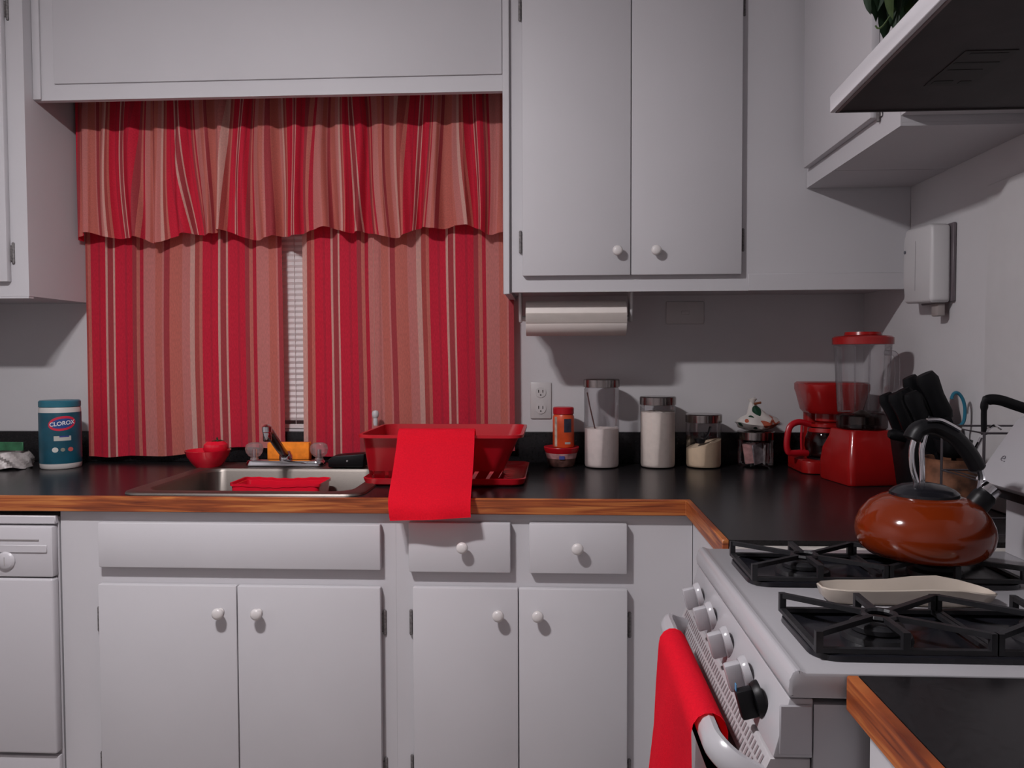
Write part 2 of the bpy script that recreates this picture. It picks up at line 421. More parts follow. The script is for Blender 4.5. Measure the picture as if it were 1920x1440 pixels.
# faucet with two clear knobs
t = thing('faucet', 'chrome kitchen faucet with a swung spout and two clear round handles', 'faucet', (-.80, .495, .922))
obj('deck_plate', loft([[(x, y, z) for x, y in rrect(-.915+i, -.680-i, .468+i, .522-i, .02, 5)] for i, z in ((0, .9222), (0, .930), (.004, .937), (.012, .939))], True, True), CHROME, t)
obj('spout_base', B().lathe((-.798, .497, .9385), [(.020, 0), (.020, .012), (.016, .020), (.012, .026), (.0001, .027)], 20), CHROME, t)
sp_path = bez([(-.798, .496, .950), (-.797, .470, .962), (-.790, .40, .995), (-.783, .325, 1.036), (-.781, .305, 1.040), (-.780, .299, 1.032)], 5)
obj('spout', B().tube(sp_path, .0125, 12), DCHROME, t)
obj('aerator', B().lathe((-.780, .297, 1.014), [(.0001, 0), (.010, 0), (.0115, .004), (.0115, .024), (.0135, .026), (.0135, .040), (.006, .046), (.0001, .047)], 16), CHROME, t)
for x in (-.893, -.697):
    st = obj('handle', B().lathe((x, .496, .9385), [(.013, 0), (.011, .008), (.016, .010), (.024, .020), (.027, .032), (.024, .044), (.014, .050), (.0001, .051)], 9), hazy('acrylic_handle', (.62, .48, .48), .22) if x < -.8 else bpy.data.materials['acrylic_handle'], t, False)
    obj('stem', B().lathe((x, .496, .939), [(.008, 0), (.007, .03), (.0001, .031)], 10), CHROME, st)

# ------------------------------------------------------------------ upper cabinets
UZ, UF = 1.416, .33
t = thing('wall_cabinet', 'white double-door wall cabinet to the right of the window', 'cabinet', (.2, .5, UZ), 'painted kitchen cabinets')
b = B(); b.box(-.1165, WX-.001, UF, UF+.02, UZ, CZ-.002); b.box(-.1355, -.1165, UF+.001, WY-.001, UZ-.001, CZ-.002)
b.box(-.1165, WX-.001, UF+.02, WY-.001, UZ+.012, UZ+.024)
obj('carcass', b, CAB, t, False)
obj('side_trim', B().box(-.1358, -.1178, UF-.012, UF-.0005, UZ-.006, CZ-.002, .002, 1), CAB, t)
obj('scribe_strip', B().box(.515, .932, UF-.004, UF-.0005, UZ, UZ+.044, .001, 1), CAB, t)
for xa, xb, kx in ((-.0835, .2035, .168), (.2055, .4945, .269)):
    d = front('door', t, xa, xb, 1.458, 2.30, UF-.019, .0185)
    knob(d, kx, UF-.019, 1.521)
for x, fl in ((-.0895, False), (.501, True)):
    for z in (1.550, 2.165): hinge(t, x, UF-.001, z, fl)
t = thing('wall_cabinet', 'white wall cabinet to the left of the window, cut by the left edge', 'cabinet', (-1.6, .5, UZ), 'painted kitchen cabinets')
b = B(); b.box(LX+.002, -1.463, UF, WY-.001, UZ, CZ-.002)
obj('carcass', b, CAB, t, False)
d = front('door', t, LX+.03, -1.512, 1.455, 2.30, UF-.019, .0185)
for z in (1.535, 2.205): hinge(t, -1.505, UF-.001, z, True)
obj('bottom_lip', B().box(-1.72, -1.464, UF-.0008, UF+.02, UZ-.006, UZ-.0005), CAB, t, False)
t = thing('wall_cabinet', 'white wall cabinet on the stove wall behind the range hood', 'cabinet', (.8, .05, 1.683), 'painted kitchen cabinets')
b = B(); b.box(.665, WX-.001, -.236, UF-.004, 1.690, CZ-.002); b.box(.665, .668, -.236, UF-.004, 1.683, 1.690)
obj('carcass', b, CAB, t, False)
for ya, yb in ((-.236, .1275), (.1325, UF-.004)): obj('bottom_panel', B().box(.6682, WX-.001, ya, yb, 1.683, 1.6898), CAB, t, False)
d = obj('door', B().box(.647, .6645, -.136, .30, 1.728, 2.30, .003, 2), CAB, t)
hg = link('hinge', HINGE, t); hg.location = Vector((.664, -.143, 1.748)) - wloc(t); hg.rotation_euler = (0, 0, -PI/2)

t = thing('wall_cabinet', 'added white wall cabinet above the range hood, deepening the shade behind it', 'cabinet', (.8, -.61, 1.7025), 'painted kitchen cabinets')
obj('carcass', B().box(.665, WX-.001, -.985, -.238, 1.7025, CZ-.002), CAB, t, False)  # cabinet added above the hood to deepen the shade around it
for ya, yb in ((-.975, -.614), (-.611, -.25)): obj('door', B().box(.660, .6645, ya, yb, 1.735, 2.30, .003, 2), CAB, t)

# ------------------------------------------------------------------ curtains, valance, blinds
def fold(x, seed, amp):
    return amp*(.6*math.sin(x*38+seed)+.4*math.sin(x*71+seed*2.3)+.25*math.sin(x*17+seed*.7))
def curtain(label, x0, x1, zl, zr, u0, seed):
    ztop = 1.94
    def fn(a, c):
        x = x0+(x1-x0)*a; zb = zl+(zr-zl)*a + .008*math.sin(a*9+seed) - .010*math.exp(-((a-.1)/.1)**2)
        z = ztop+(zb-ztop)*c
        y = .594 + fold(x, seed, .006)*(.45+.55*c)
        return (x + .006*math.sin(c*5+seed)*(1-abs(2*a-1)) + .010*c*(a-.5), y, z)
    b = B().sheet(fn, 150, 30, .0012, lambda a, c: (u0+(x1-x0)*a, c))
    return tag(obj('curtain', b, STRIPE, None, True, origin=(x0, .594, 1.94)), label, 'curtain', 'cafe curtain panels')
curtain('red and tan striped curtain panel left of the blind gap', -1.459, -.838, .930, .963, .356-.066, 1.1)
curtain('red and tan striped curtain panel right of the blind gap', -.770, -.124, .948, .960, .356-.088, 2.9)
# gathered valance
VX0, VX1 = -1.455, -.146
def vy(a):
    s1 = math.sin(a*118+.6+1.3*math.sin(a*19)); return .020*(.75*abs(s1)**.6*(1 if s1 > 0 else -1)+.35*math.sin(a*63+2.0)+.30*math.sin(a*211+1))
def vfn(a, c):
    # short returns to the wall at both ends
    if a < .025: k = a/.025; return (VX0+.002*k, .583-(.583-.545)*k, 2.04-(2.04-1.603)*c)
    if a > .985: k = (1-a)/.015; return (VX1-.001*k, .583-(.583-.545)*k, 2.04-(2.04-1.622)*c)
    q = (a-.025)/.96
    x = VX0+.002+(VX1-VX0-.003)*q
    zb = 1.606+.016*q + .012*math.sin(q*23+.5) + .007*math.sin(q*57)
    z = 2.04+(zb-2.04)*c
    g = min(1, abs(c-.22)/.18)   # gathered hard at the rod pocket
    edge = min(1, q/.02, (1-q)/.02)
    y = .545 + vy(q)*(.35+.65*c)*edge - .012*edge*math.sin(c*PI)
    dx = .010*math.sin(c*2.6+q*40)*c*edge
    return (x+dx, y, z)
def vuv(a, c): return (a*2.72+.016*math.sin(a*61)+.006*math.sin(a*127+1)+.045*(c-.5)*math.sin(a*31+2)+.03*(c-.5)*math.sin(a*17), c)
vb = B().sheet(vfn, 420, 24, .0012, vuv)
tag(obj('valance', vb, STRIPE, None, True, origin=(VX0, .545, 2.04)), 'gathered red striped valance across the top of the window', 'valance')
# mini blind
t = thing('window_blind', 'closed white mini blind showing between the two curtain panels', 'blind', (-.79, .66, 1.02))
BLM = mat('blind_slat', (.60, .57, .565), .45, noise=.02)
b = B(); b.prism([(.650, -.009), (.646, 0), (.650, .0105), (.6508, .0105), (.6468, 0), (.6508, -.009)], 'x', wx0+.012, wx1-.012)
me = bpy.data.meshes.new('slat'); b.bm.to_mesh(me); b.bm.free(); me.materials.append(BLM)
z = 1.052
while z < 1.90:
    o = link('slat', me, t); o.location = Vector((0, 0, z)) - wloc(t); z += .0178
obj('bottom_rail', B().box(wx0+.012, wx1-.012, .640, .658, 1.0175, 1.031, .002, 1), BLM, t)
obj('head_rail', B().box(wx0+.012, wx1-.012, .637, .663, 1.925, 1.957, .002, 1), BLM, t)
for x in (-.815, -1.15, -.45): obj('ladder_cord', B().tube([(x, .6445, 1.03), (x, .6445, 1.925)], .0008, 5), BLM, t)
t = thing('blind_cord', 'white pull cord tassel hanging in front of the right curtain', 'cord', (-.539, .545, 1.04))
obj('tassel', B().lathe((-.539, .548, 1.036), [(.0001, 0), (.006, 0), (.0075, .010), (.0065, .022), (.0095, .026), (.011, .036), (.008, .044), (.0001, .046)], 14), WPLAST, t)
obj('cord', B().tube([(-.539, .548, 1.08), (-.540, .549, 1.3), (-.541, .549, 1.60)], .0009, 5), mat('cord_red_shade', (.5, .22, .18), .8, noise=.05), t)

# ------------------------------------------------------------------ outlets
PLATE = mat('outlet_plate', (.50, .48, .475), .35, noise=.01); SLOT = mat('outlet_slot', (.06, .05, .05), .6, noise=.05)
t = thing('wall_outlet', 'white double wall outlet between the curtain and the canisters', 'outlet', (-.038, WY, 1.107))
obj('plate', B().box(-.073, -.008, WY-.006, WY-.0005, 1.050, 1.163, .003, 2), PLATE, t)
for zc_ in (1.132, 1.082):
    s_ = obj('socket', B().lathe((-.041, WY-.0062, zc_), [(.0001, 0), (.0165, 0), (.0165, -.002), (.0001, -.0022)], 20, 'y'), PLATE, t)
    for dx in (-.0065, .0065): obj('slot', B().box(-.041+dx-.0013, -.041+dx+.0013, WY-.0090, WY-.0083, zc_-.001, zc_+.008), SLOT, s_, False)
    obj('slot', B().lathe((-.041, WY-.0084, zc_-.008), [(.0001, 0), (.0025, 0), (.0025, -.0006), (.0001, -.0007)], 10, 'y'), SLOT, s_)
t = thing('wall_outlet', 'sideways white wall plate in the shade under the wall cabinet', 'outlet', (.40, WY, 1.375))
obj('plate', B().box(.342, .457, WY-.006, WY-.0005, 1.340, 1.409, .003, 2), PLATE, t)
obj('toggle', B().box(.388, .412, WY-.010, WY-.0062, 1.369, 1.380, .001, 1), PLATE, t)

# ------------------------------------------------------------------ paper towels
t = thing('paper_towel_holder', 'white paper towel holder mounted under the wall cabinet', 'holder', (.065, .43, UZ))
for x in (-.098, .2105):
    b = B(); b.prism([(.385, UZ+.011), (.475, UZ+.011), (.460, 1.365), (.445, 1.338), (.415, 1.338), (.400, 1.365)], 'x', x, x+.008, .002, 1)
    obj('bracket', b, WPLAST, t)
obj('dowel', B().tube([(-.0895, .43, 1.350), (.2100, .43, 1.350)], .008, 10), WPLAST, t)
t = thing('paper_towel_roll', 'white paper towel roll hanging below the wall cabinet', 'paper towel', (.065, .43, 1.30))
b = B(); b.lathe((-.078, .43, 1.350), [(.0095, 0), (.049, 0), (.0495, .002), (.0495, .277), (.049, .279), (.0095, .279)], 40, 'x', cap=False)
PAPER = mat('paper_towel', (.72, .66, .62), 1.0, noise=.02, spec=.0)
obj('roll', b, PAPER, t)
obj('loose_sheet', B().sheet(lambda a, c: (-.078+.279*a, .43-.0505*math.cos(c*.55-.25)-.0004, 1.350-.0505*math.sin(c*.55-.25)-.0), 4, 8, .0012), PAPER, t)

# ------------------------------------------------------------------ wall unit at the right
t = thing('wall_unit', 'white rounded plastic unit mounted on the right wall below the cabinet', 'appliance', (.90, .19, 1.36))
b = B(); b.prism([(.094, 1.372), (.100, 1.366), (.236, 1.372), (.248, 1.43), (.246, 1.53), (.232, 1.556), (.108, 1.552), (.096, 1.545)], 'x', .880, .926, .008, 3)
obj('cover', b, WPLAST, t)
obj('back_plate', B().box(.9262, .9345, .089, .246, 1.368, 1.552, .002, 1), mat('gap_shade_grey', (.12, .10, .11), .5, noise=.1), t)  # plate coloured dark to stand for the shadow gap behind the cover
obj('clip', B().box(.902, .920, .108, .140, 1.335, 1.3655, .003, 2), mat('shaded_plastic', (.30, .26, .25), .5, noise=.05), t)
obj('indicator', B().lathe((.8795, .232, 1.500), [(.0001, 0), (.004, 0), (.004, -.002), (.0001, -.003)], 12, 'x'), mat('grey_button', (.10, .10, .12), .4, noise=.05), t)
obj('groove', B().box(.8792, .8798, .175, .177, 1.40, 1.52), mat('soft_groove', (.36, .34, .35), .6, noise=.02), t, False)

# ------------------------------------------------------------------ ceiling lamp (the room's only light)
t = thing('ceiling_lamp', 'two-bulb ceiling lamp above and left of the camera view', 'lamp', (LAMP.x, LAMP.y, CZ))
obj('canopy', B().lathe((LAMP.x, LAMP.y, CZ-.001), [(.0001, -.045), (.09, -.04), (.11, -.02), (.115, 0), (.0001, 0)], 32), WPLAST, t)
BULB = bpy.data.materials.new('lit_bulb'); BULB.use_nodes = True
_nt = BULB.node_tree; _e = _nt.nodes.new('ShaderNodeEmission'); _e.inputs[0].default_value = (*LAMP_COLOR, 1); _e.inputs[1].default_value = LAMP_STRENGTH
_nt.links.new(_e.outputs[0], _nt.nodes['Material Output'].inputs[0])
for dx in (-.055, .055):
    x_ = LAMP.x+dx
    s_ = obj('shade', B().lathe((x_, LAMP.y, LAMP.z), [(.0500, .0), (.0515, .0), (.0500, .070), (.0380, .105), (.014, .112), (.012, CZ-.048-LAMP.z), (.0001, CZ-.048-LAMP.z)], 28, cap=False), mat('lamp_metal', (.30, .29, .28), .5, noise=.05), t)
    obj('bulb', B().lathe((x_, LAMP.y, LAMP.z), [(.0001, -.016), (.012, -.0155), (.026, -.013), (.038, -.0085), (.0455, -.003), (.047, .0), (.046, .006), (.0001, .0065)], 24), BULB, s_)

# ------------------------------------------------------------------ range
RY0, RY1 = -.976, -.452
t = thing('stove', 'white gas stove with black grates and front knobs', 'stove', (.58, -.715, 0))
obj('body', B().box(.2705, .905, RY0, RY1, .03, .879), STOVEW, t, False)
pts = [(.2440, .8880), (.2425, .8960), (.2435, .9060), (.2470, .9140), (.2520, .9170), (.2560, .9165), (.2600, .9140), (.905, .9140), (.905, .8860), (.2470, .8860)]
obj('cooktop', B().prism(pts, 'y', RY0-.004, RY1+.004, .004, 2), STOVEW, t)
cpanel = obj('control_panel', B().prism([(.2455, .8850), (.2285, .8215), (.2700, .8215), (.2700, .8850)], 'y', RY0, RY1, .002, 2), STOVEW, t)
# near end panel pieces of the stove flank
obj('flank_cap', B().box(.2345, .2685, RY0-.0035, RY0-.0005, .826, .879, .0015, 1), mat('flank_grey', (.34, .33, .35), .3, noise=.02), t)
# oven door with vent strip and handle
door = obj('oven_door', B().box(.222, .2695, RY0+.002, RY1-.002, .15, .782, .006, 2), STOVEW, t)
obj('vent_strip', B().prism([(.2270, .8190), (.2120, .7860), (.2690, .7860), (.2690, .8190)], 'y', RY0+.004, RY1-.004, .001, 1), mat('vent_strip_grey', (.36, .34, .35), .4, noise=.02), t)
b = B()
n = 46
for i in range(n):
    y = RY0+.02 + (RY1-RY0-.04)*i/(n-1)
    for f0, f1 in ((.15, .45), (.55, .85)):
        xa, za = .2270-.0150*f0, .8190-.033*f0; xb, zb = .2270-.0150*f1, .8190-.033*f1
        v = [b.bm.verts.new(p) for p in ((xa-.0006, y-.0022, za+.0002), (xa-.0006, y+.0022, za+.0002), (xb-.0006, y+.0022, zb+.0002), (xb-.0006, y-.0022, zb+.0002))]
        b.bm.faces.new(v)
vs_ = obj('vent_slots', b, mat('vent_dark', (.22, .18, .19), .7, noise=.05), t, False); vs_['kind'] = 'stuff'
hp = bez([(.221, -.500, .792), (.196, -.512, .803), (.182, -.535, .812), (.180, -.60, .814), (.178, -.75, .814), (.176, -.90, .814), (.178, -.935, .812), (.194, -.958, .803), (.221, -.968, .792)], 5)
obj('door_handle', B().tube(hp, .0135, 10, flat=(.75, 1.15)), STOVEW, door)
obj('drawer', B().box(.226, .2695, RY0+.002, RY1-.002, .035, .142, .005, 2), STOVEW, t)
def stove_knob(y, z, mt, name='knob'):
    b = B(); b.lathe((0, 0, 0), [(.0001, 0), (.0215, 0), (.0215, -.004), (.019, -.009), (.0001, -.0095)], 26, 'x')
    b.box(-.028, -.008, -.0075, .0075, -.017, .017, .003, 2)
    th = math.atan2(.017, .0635)
    fx = .2285+.017*(z-.8215)/.0635
    b.xf(Matrix.Translation((fx-.001, y, z)) @ Matrix.Rotation(-th, 4, 'Y'))
    k = obj(name, b, mt, t)
    return k
for y, z in ((-.530, .857), (-.628, .857), (-.735, .857), (-.840, .857)):
    stove_knob(y, z, STOVEW)
k = stove_knob(-.905, .853, BLACK); k['label'] = 'black oven knob'
obj('indicator_mark', B().box(.2058, .2066, -.908, -.902, .862, .870), mat('blue_mark', (.05, .25, .45), .4, noise=.02), k, False)
# black burner wells and burners
for ya, yb in ((-.676, -.522), (-.950, -.796)):
    L = []
    for i, z, r in ((0, .9145, .03), (.001, .9200, .03), (.005, .9215, .028), (.011, .9185, .024), (.020, .9155, .02)):
        L.append([(x, y, z) for x, y in rrect(.280+i, .664-i, ya+i, yb-i, r)])
    wl = obj('burner_well', loft(L), BENAMEL, t)
    for bx in (.375, .570):
        yc = (ya+yb)/2
        bu = obj('burner', B().lathe((bx, yc, .9156), [(.040, 0), (.038, .006), (.028, .008), (.030, .010), (.030, .015), (.026, .018), (.0001, .0185)], 24), CASTIRON, wl)
def grate(x0, x1, ya, yb):
    b = B(); z0, z1 = .922, .9455; w_ = .0036
    def bar(p, q, h=.0045, hw=w_):
        p, q = Vector(p), Vector(q); d = (q-p); n_ = Vector((-d.y, d.x, 0)).normalized()*hw if (abs(d.x)+abs(d.y)) > 1e-6 else Vector((hw, 0, 0))
        if abs(d.x)+abs(d.y) < 1e-6:
            b.box(p.x-hw, p.x+hw, p.y-hw, p.y+hw, min(p.z, q.z), max(p.z, q.z)); return
        vs = []
        for c_ in (p, q):
            for sgn in (-1, 1):
                for hh in (-h, 0): vs.append(b.bm.verts.new(c_+n_*sgn+Vector((0, 0, hh))))
        fs = [b.bm.faces.new([vs[i] for i in q_]) for q_ in ((0, 1, 3, 2), (4, 6, 7, 5), (0, 4, 5, 1), (2, 3, 7, 6), (0, 2, 6, 4), (1, 5, 7, 3))]
        bmesh.ops.recalc_face_normals(b.bm, faces=fs)
    for p, q in (((x0, ya), (x1, ya)), ((x1, ya), (x1, yb)), ((x1, yb), (x0, yb)), ((x0, yb), (x0, ya))):
        bar((*p, z0+.005), (*q, z0+.005), .005)
    xc, yc = (x0+x1)/2, (ya+yb)/2
    for (px, py) in ((x0, ya), (x1, ya), (x0, yb), (x1, yb), (xc, yb), (xc, ya)):
        bar((px, py, z0), (px, py, z1), hw=.0038)
        d = Vector((xc-px, yc-py, 0)); e = Vector((px, py, z1)) + d*(1-.018/d.length)
        bar((px, py, z1), (e.x, e.y, z1-.001), .006)
    R_ = .018
    ring = [(xc+R_*math.cos(2*PI*k/14), yc+R_*math.sin(2*PI*k/14), z1-.004) for k in range(14)]
    b.tube(ring, .0035, 6, True)
    return b
gr = None
for ya, yb in ((-.668, -.530), (-.942, -.806)):
    for x0, x1 in ((.286, .470), (.476, .660)):
        obj('grate', grate(x0, x1, ya, yb), CASTIRON, t, False)
# backguard console
obj('riser_panel', B().box(.752, .905, RY0+.004, RY1-.004, .9142, 1.026), STOVEW, t, False)
obj('console', B().prism([(.700, 1.036), (.768, 1.138), (.785, 1.146), (.915, 1.146), (.915, 1.030), (.710, 1.028)], 'y', RY0+.002, RY1-.002, .004, 2), STOVEW, t)
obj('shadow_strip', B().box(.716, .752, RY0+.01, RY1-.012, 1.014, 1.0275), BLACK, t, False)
th = math.atan2(.102, .068)
mk = B(); mk.tube([(0.008*math.cos(a), 0.008*math.sin(a), 0) for a in [math.radians(q) for q in range(-10, 300, 15)]][::-1] , .0011, 5); mk.tube([(-.007, 0, 0), (.008, -.001, 0)], .0011, 5)
mk.tube([(.012, -.009, 0), (.016, -.009, 0)], .0014, 5)
# emblem lies on the sloped console face: its x axis runs toward -Y, its y axis up the slope
ex = Vector((0, -1, 0)); ey = Vector((.068, 0, .102)).normalized(); ez = ex.cross(ey)
mk.xf(Matrix.Scale(.55, 4))
Mm = Matrix(((ex.x, ey.x, ez.x, .7255), (ex.y, ey.y, ez.y, -.492), (ex.z, ey.z, ez.z, 1.0762), (0, 0, 0, 1)))
mk.xf(Mm)
obj('emblem', mk, mat('grey_emblem', (.16, .15, .17), .4, noise=.02), t)

# towel over the oven handle
def tw(a, c):
    y = -.612 - .284*a
    s_ = c*1.0
    # path length parameter: back flap -> over bar -> front flap
    if s_ < .18: k = s_/.18; x, z = .200, .70+(.80-.70)*k
    elif s_ < .30:
        k = (s_-.18)/.12; ang = PI*k; x = .179+.021*math.cos(ang); z = .808+.0235*math.sin(ang)
    else:
        k = (s_-.30)/.70; x = .158-.020*k; z = .808-.40*k
        x += .008*math.sin(a*11+k*2.5)*k + .004*math.sin(a*23+1)*k - .010*math.sin(k*PI)*math.sin(a*5)
        y += .035*math.sin(k*3.0)*(.5-a) + .030*k*(1-a)
    return (x, y, z)
tag(obj('towel', B().sheet(tw, 40, 60, .003), TOWEL, None, True, origin=(.18, -.75, .81)), 'red kitchen towel hanging over the oven door handle', 'towel', 'red kitchen towels')

# kettle
KX, KY, KZ = .552, -.600, .9460
t = thing('kettle', 'orange enamel tea kettle with black lid on the rear burner', 'kettle', (KX, KY, KZ))
ORANGE = mat('orange_enamel', (.155, .019, .003), .12, noise=.06, nscale=6, coat=.25, spec=.4)
obj('body', B().lathe((KX, KY, KZ), [(.0001, 0), (.072, 0), (.079, .002), (.088, .010), (.0935, .021), (.0955, .034), (.0940, .047), (.087, .062), (.075, .076), (.060, .085), (.0480, .0885), (.0001, .0885)], 56), ORANGE, t)
lid = obj('lid', B().lathe((KX, KY, KZ+.0887), [(.0478, 0), (.0475, .004), (.042, .009), (.030, .0145), (.015, .0175), (.0001, .0185)], 40), BENAMEL, t)
for ox_, oy_, zt_k in ((-.016, .004, .176), (.003, .014, .178)):
    obj('handle_post', B().tube(bez([(KX+ox_*.6+.002, KY+oy_, KZ+.100), (KX+ox_, KY+oy_, KZ+.130), (KX+ox_-.001, KY+oy_, KZ+.155), (KX+ox_+.004, KY+oy_, KZ+zt_k)], 4), .0042, 10), CHROME, t)
obj('grip', B().tube(bez([(KX-.016, KY+.008, KZ+.170), (KX-.006, KY+.008, KZ+.186), (KX+.016, KY+.006, KZ+.190), (KX+.042, KY, KZ+.176), (KX+.062, KY-.004, KZ+.152), (KX+.075, KY-.006, KZ+.128)], 6), [.010]+[.0140]*29+[.011], 12, flat=(1.25, .85)), BLACK, t)
obj('grip_band', B().tube(bez([(KX+.000, KY-.006, KZ+.2005), (KX+.020, KY-.008, KZ+.2000), (KX+.045, KY-.012, KZ+.186)], 6), .0035, 8), CHROME, t)
sp_ = obj('spout', B().tube(bez([(KX+.070, KY-.006, KZ+.070), (KX+.083, KY-.008, KZ+.088), (KX+.091, KY-.009, KZ+.100)], 4), [.017]*5+[.0145]*3+[.013], 14), BLACK, t)
obj('whistle', B().tube([(KX+.086, KY-.009, KZ+.094), (KX+.094, KY-.010, KZ+.103)], [.0155, .0145], 14), CHROME, sp_)
obj('handle_bracket', B().tube(bez([(KX+.076, KY-.006, KZ+.132), (KX+.080, KY-.006, KZ+.115), (KX+.078, KY-.006, KZ+.098)], 4), .005, 8), CHROME, t)

# spoon rest between the burners
SRM = mat('cream_ceramic', (.46, .40, .34), .25, noise=.03, coat=.3)
out = []
prof = [(.355, .010), (.362, .019), (.385, .026), (.42, .027), (.455, .028), (.49, .033), (.525, .037), (.555, .033), (.575, .022), (.583, .010)]
for x, h in prof: out.append((x, -.733+h))
for x, h in prof[::-1]: out.append((x, -.733-h*.95))
def scl(k): return [(.468+(x-.468)*k[0], -.733+(y+.733)*k[1]) for x, y in out]
L = []
for k, z in (((.90, .75), .9146), ((.97, .92), .922), ((1, 1), .934), ((.985, .95), .9355), ((.96, .86), .931), ((.90, .66), .921), ((.82, .45), .9195)):
    L.append([(x, y, z+(.005*math.exp(-((x-.51)/.05)**2)-.007*max(0, (x-.535)/.05) if z > .925 else 0)) for x, y in scl(k)])
tag(obj('spoon_rest', loft(L, True, True), SRM, None, True, origin=(.468, -.733, .9146)), 'long cream ceramic spoon rest lying between the two burner grates', 'spoon rest')

# ------------------------------------------------------------------ range hood
t = thing('range_hood', 'white range hood with a dark underside at the upper right', 'hood', (.70, -.477, 1.638))
hb = B(); hb.prism([(.450, 1.638), (.450, 1.664), (.456, 1.6715), (.480, 1.673), (.930, 1.673), (.930, 1.656), (.470, 1.656), (.458, 1.638)], 'y', -.985, -.477, .001, 1)
hood = obj('shell', hb, WHITE, t)
HUND = mat('hood_underside_shade', (.026, .021, .022), .6, noise=.2, nscale=20)  # near-black colour stands in for the unlit underside
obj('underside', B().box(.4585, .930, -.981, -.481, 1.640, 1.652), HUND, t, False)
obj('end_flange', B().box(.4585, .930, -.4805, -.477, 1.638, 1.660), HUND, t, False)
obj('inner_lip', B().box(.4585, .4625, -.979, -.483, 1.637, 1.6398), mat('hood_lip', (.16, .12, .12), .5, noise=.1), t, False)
b = B(); b.lathe((.72, -.73, 1.6395), [(.0001, -.006), (.085, -.006), (.09, 0), (.0001, 0)], 28)
obj('filter_disc', b, mat('filter_mesh', (.018, .016, .017), .6, noise=.3, nscale=160), t)
st = obj('sticker', B().box(.552, .622, -.700, -.580, 1.6388, 1.6397), mat('sticker_dark', (.018, .015, .015), .6, noise=.1), t, False)
b = B()
for y0_, y1_, x0_, x1_ in ((-.694, -.690, .562, .612), (-.664, -.659, .556, .616), (-.640, -.637, .558, .606), (-.600, -.588, .558, .585), (-.598, -.588, .596, .612)): b.box(x0_, x1_, y0_, y1_, 1.6383, 1.6387)
obj('printed_lines', b, mat('print_black', (.008, .008, .008), .6, noise=.05), st, False)
t.rotation_euler = (math.radians(-2.9), 0, 0)

# trailing plant on top of the hood
t = thing('potted_plant', 'dark green trailing plant on top of the range hood', 'plant', (.600, -.56, 1.6795))
obj('pot', B().lathe((.600, -.56, 1.6800), [(.0001, 0), (.024, 0), (.032, .07), (.034, .075), (.034, .09), (.030, .09), (.028, .075), (.0001, .075)], 24), mat('terracotta', (.20, .07, .04), .8, noise=.15), t)
LEAF = mat('dark_leaf', (.022, .050, .024), .5, noise=.5, nscale=40)
LEAF2 = mat('light_leaf', (.06, .10, .03), .5, noise=.4, nscale=40)
for i in range(84):
    a = random.uniform(0, 2*PI); r = random.uniform(.0, .055)
    if i < 62: base = Vector((.560+random.uniform(-.032, .045), -.44+random.uniform(-.06, .03), 1.910-random.uniform(0, .06)))
    else: base = Vector((.595+r*.6*math.cos(a), -.54+r*math.sin(a), 1.82+random.uniform(0, .06)))
    Ln = random.uniform(.055, .085); wd = Ln*.42
    yaw_ = random.uniform(0, 2*PI); droop = random.uniform(.9, 1.45) if i < 62 else random.uniform(-.3, .8)
    b = B()
    def lf(u, v, Ln=Ln, wd=wd):
        wv = wd*math.sin(PI*min(1, .06+u*.94))**.7*(1-.25*u)
        return (Ln*u, (v-.5)*wv, .25*abs(v-.5)*wv - .18*Ln*u*u)
    b.sheet(lf, 6, 4, .0008)
    b.xf(Matrix.Translation(base) @ Matrix.Rotation(yaw_, 4, 'Z') @ Matrix.Rotation(droop, 4, 'Y'))
    obj('leaf', b, LEAF2 if i % 7 == 0 else LEAF, t)
for p in (((.610, -.56, 1.77), (.595, -.50, 1.88), (.575, -.43, 1.87)), ((.612, -.555, 1.77), (.60, -.52, 1.90), (.59, -.44, 1.90)), ((.575, -.43, 1.83), (.556, -.425, 1.80), (.548, -.42, 1.795), (.543, -.42, 1.80))):
    obj('stem', B().tube(bez(p, 5), .0016, 6), LEAF2, t)

# ------------------------------------------------------------------ dish rack, tray and towel
t = thing('drain_tray', 'red plastic drain tray under the dish rack', 'tray', (-.28, .34, ZC))
L = []
for i, z in ((.012, ZC+.0006), (.004, ZC+.006), (0, ZC+.020), (.003, ZC+.021), (.008, ZC+.012), (.016, ZC+.006)):
    L.append([(x, y, z) for x, y in rrect(-.490+i, -.072-i, .165+i, .51-i, .03)])
obj('tray', loft(L, True, True), RED, t)
t = thing('dish_rack', 'red plastic dish rack on the worktop right of the sink', 'dish rack', (-.28, .3, ZC+.01))
zt_, zb_ = 1.050, ZC+.0125
def rk(f, ins=0):
    # outline at height fraction f (0 bottom .. 1 top): flared basket
    z = zb_+(zt_-zb_)*f; g = f
    return [(x, y, z) for x, y in rrect(-.477-.004*g+ins, -.140+.056*g-ins, .178-.060*g+ins, .415+.020*g-ins, .035, 6)]
bt = B(); lo, hi = rk(0), rk(.45); lo2, hi2 = rk(0, .003), rk(.45, .003)
obj('rim_wall', loft([rk(.22), rk(.6), rk(1), rk(1, -.008), [(x, y, z-.007) for x, y, z in rk(1, -.008)], [(x, y, z-.006) for x, y, z in rk(1, -.003)]], False), RED, t)
obj('floor_grid', loft([[(x, y, z) for x, y, z in rk(0)], [(x, y, z+.006) for x, y, z in rk(0)]], True, True), RED, t)
def side_slats(pts_fn):
    pass
P0, P1 = rk(0), rk(.23); nP = len(P0)
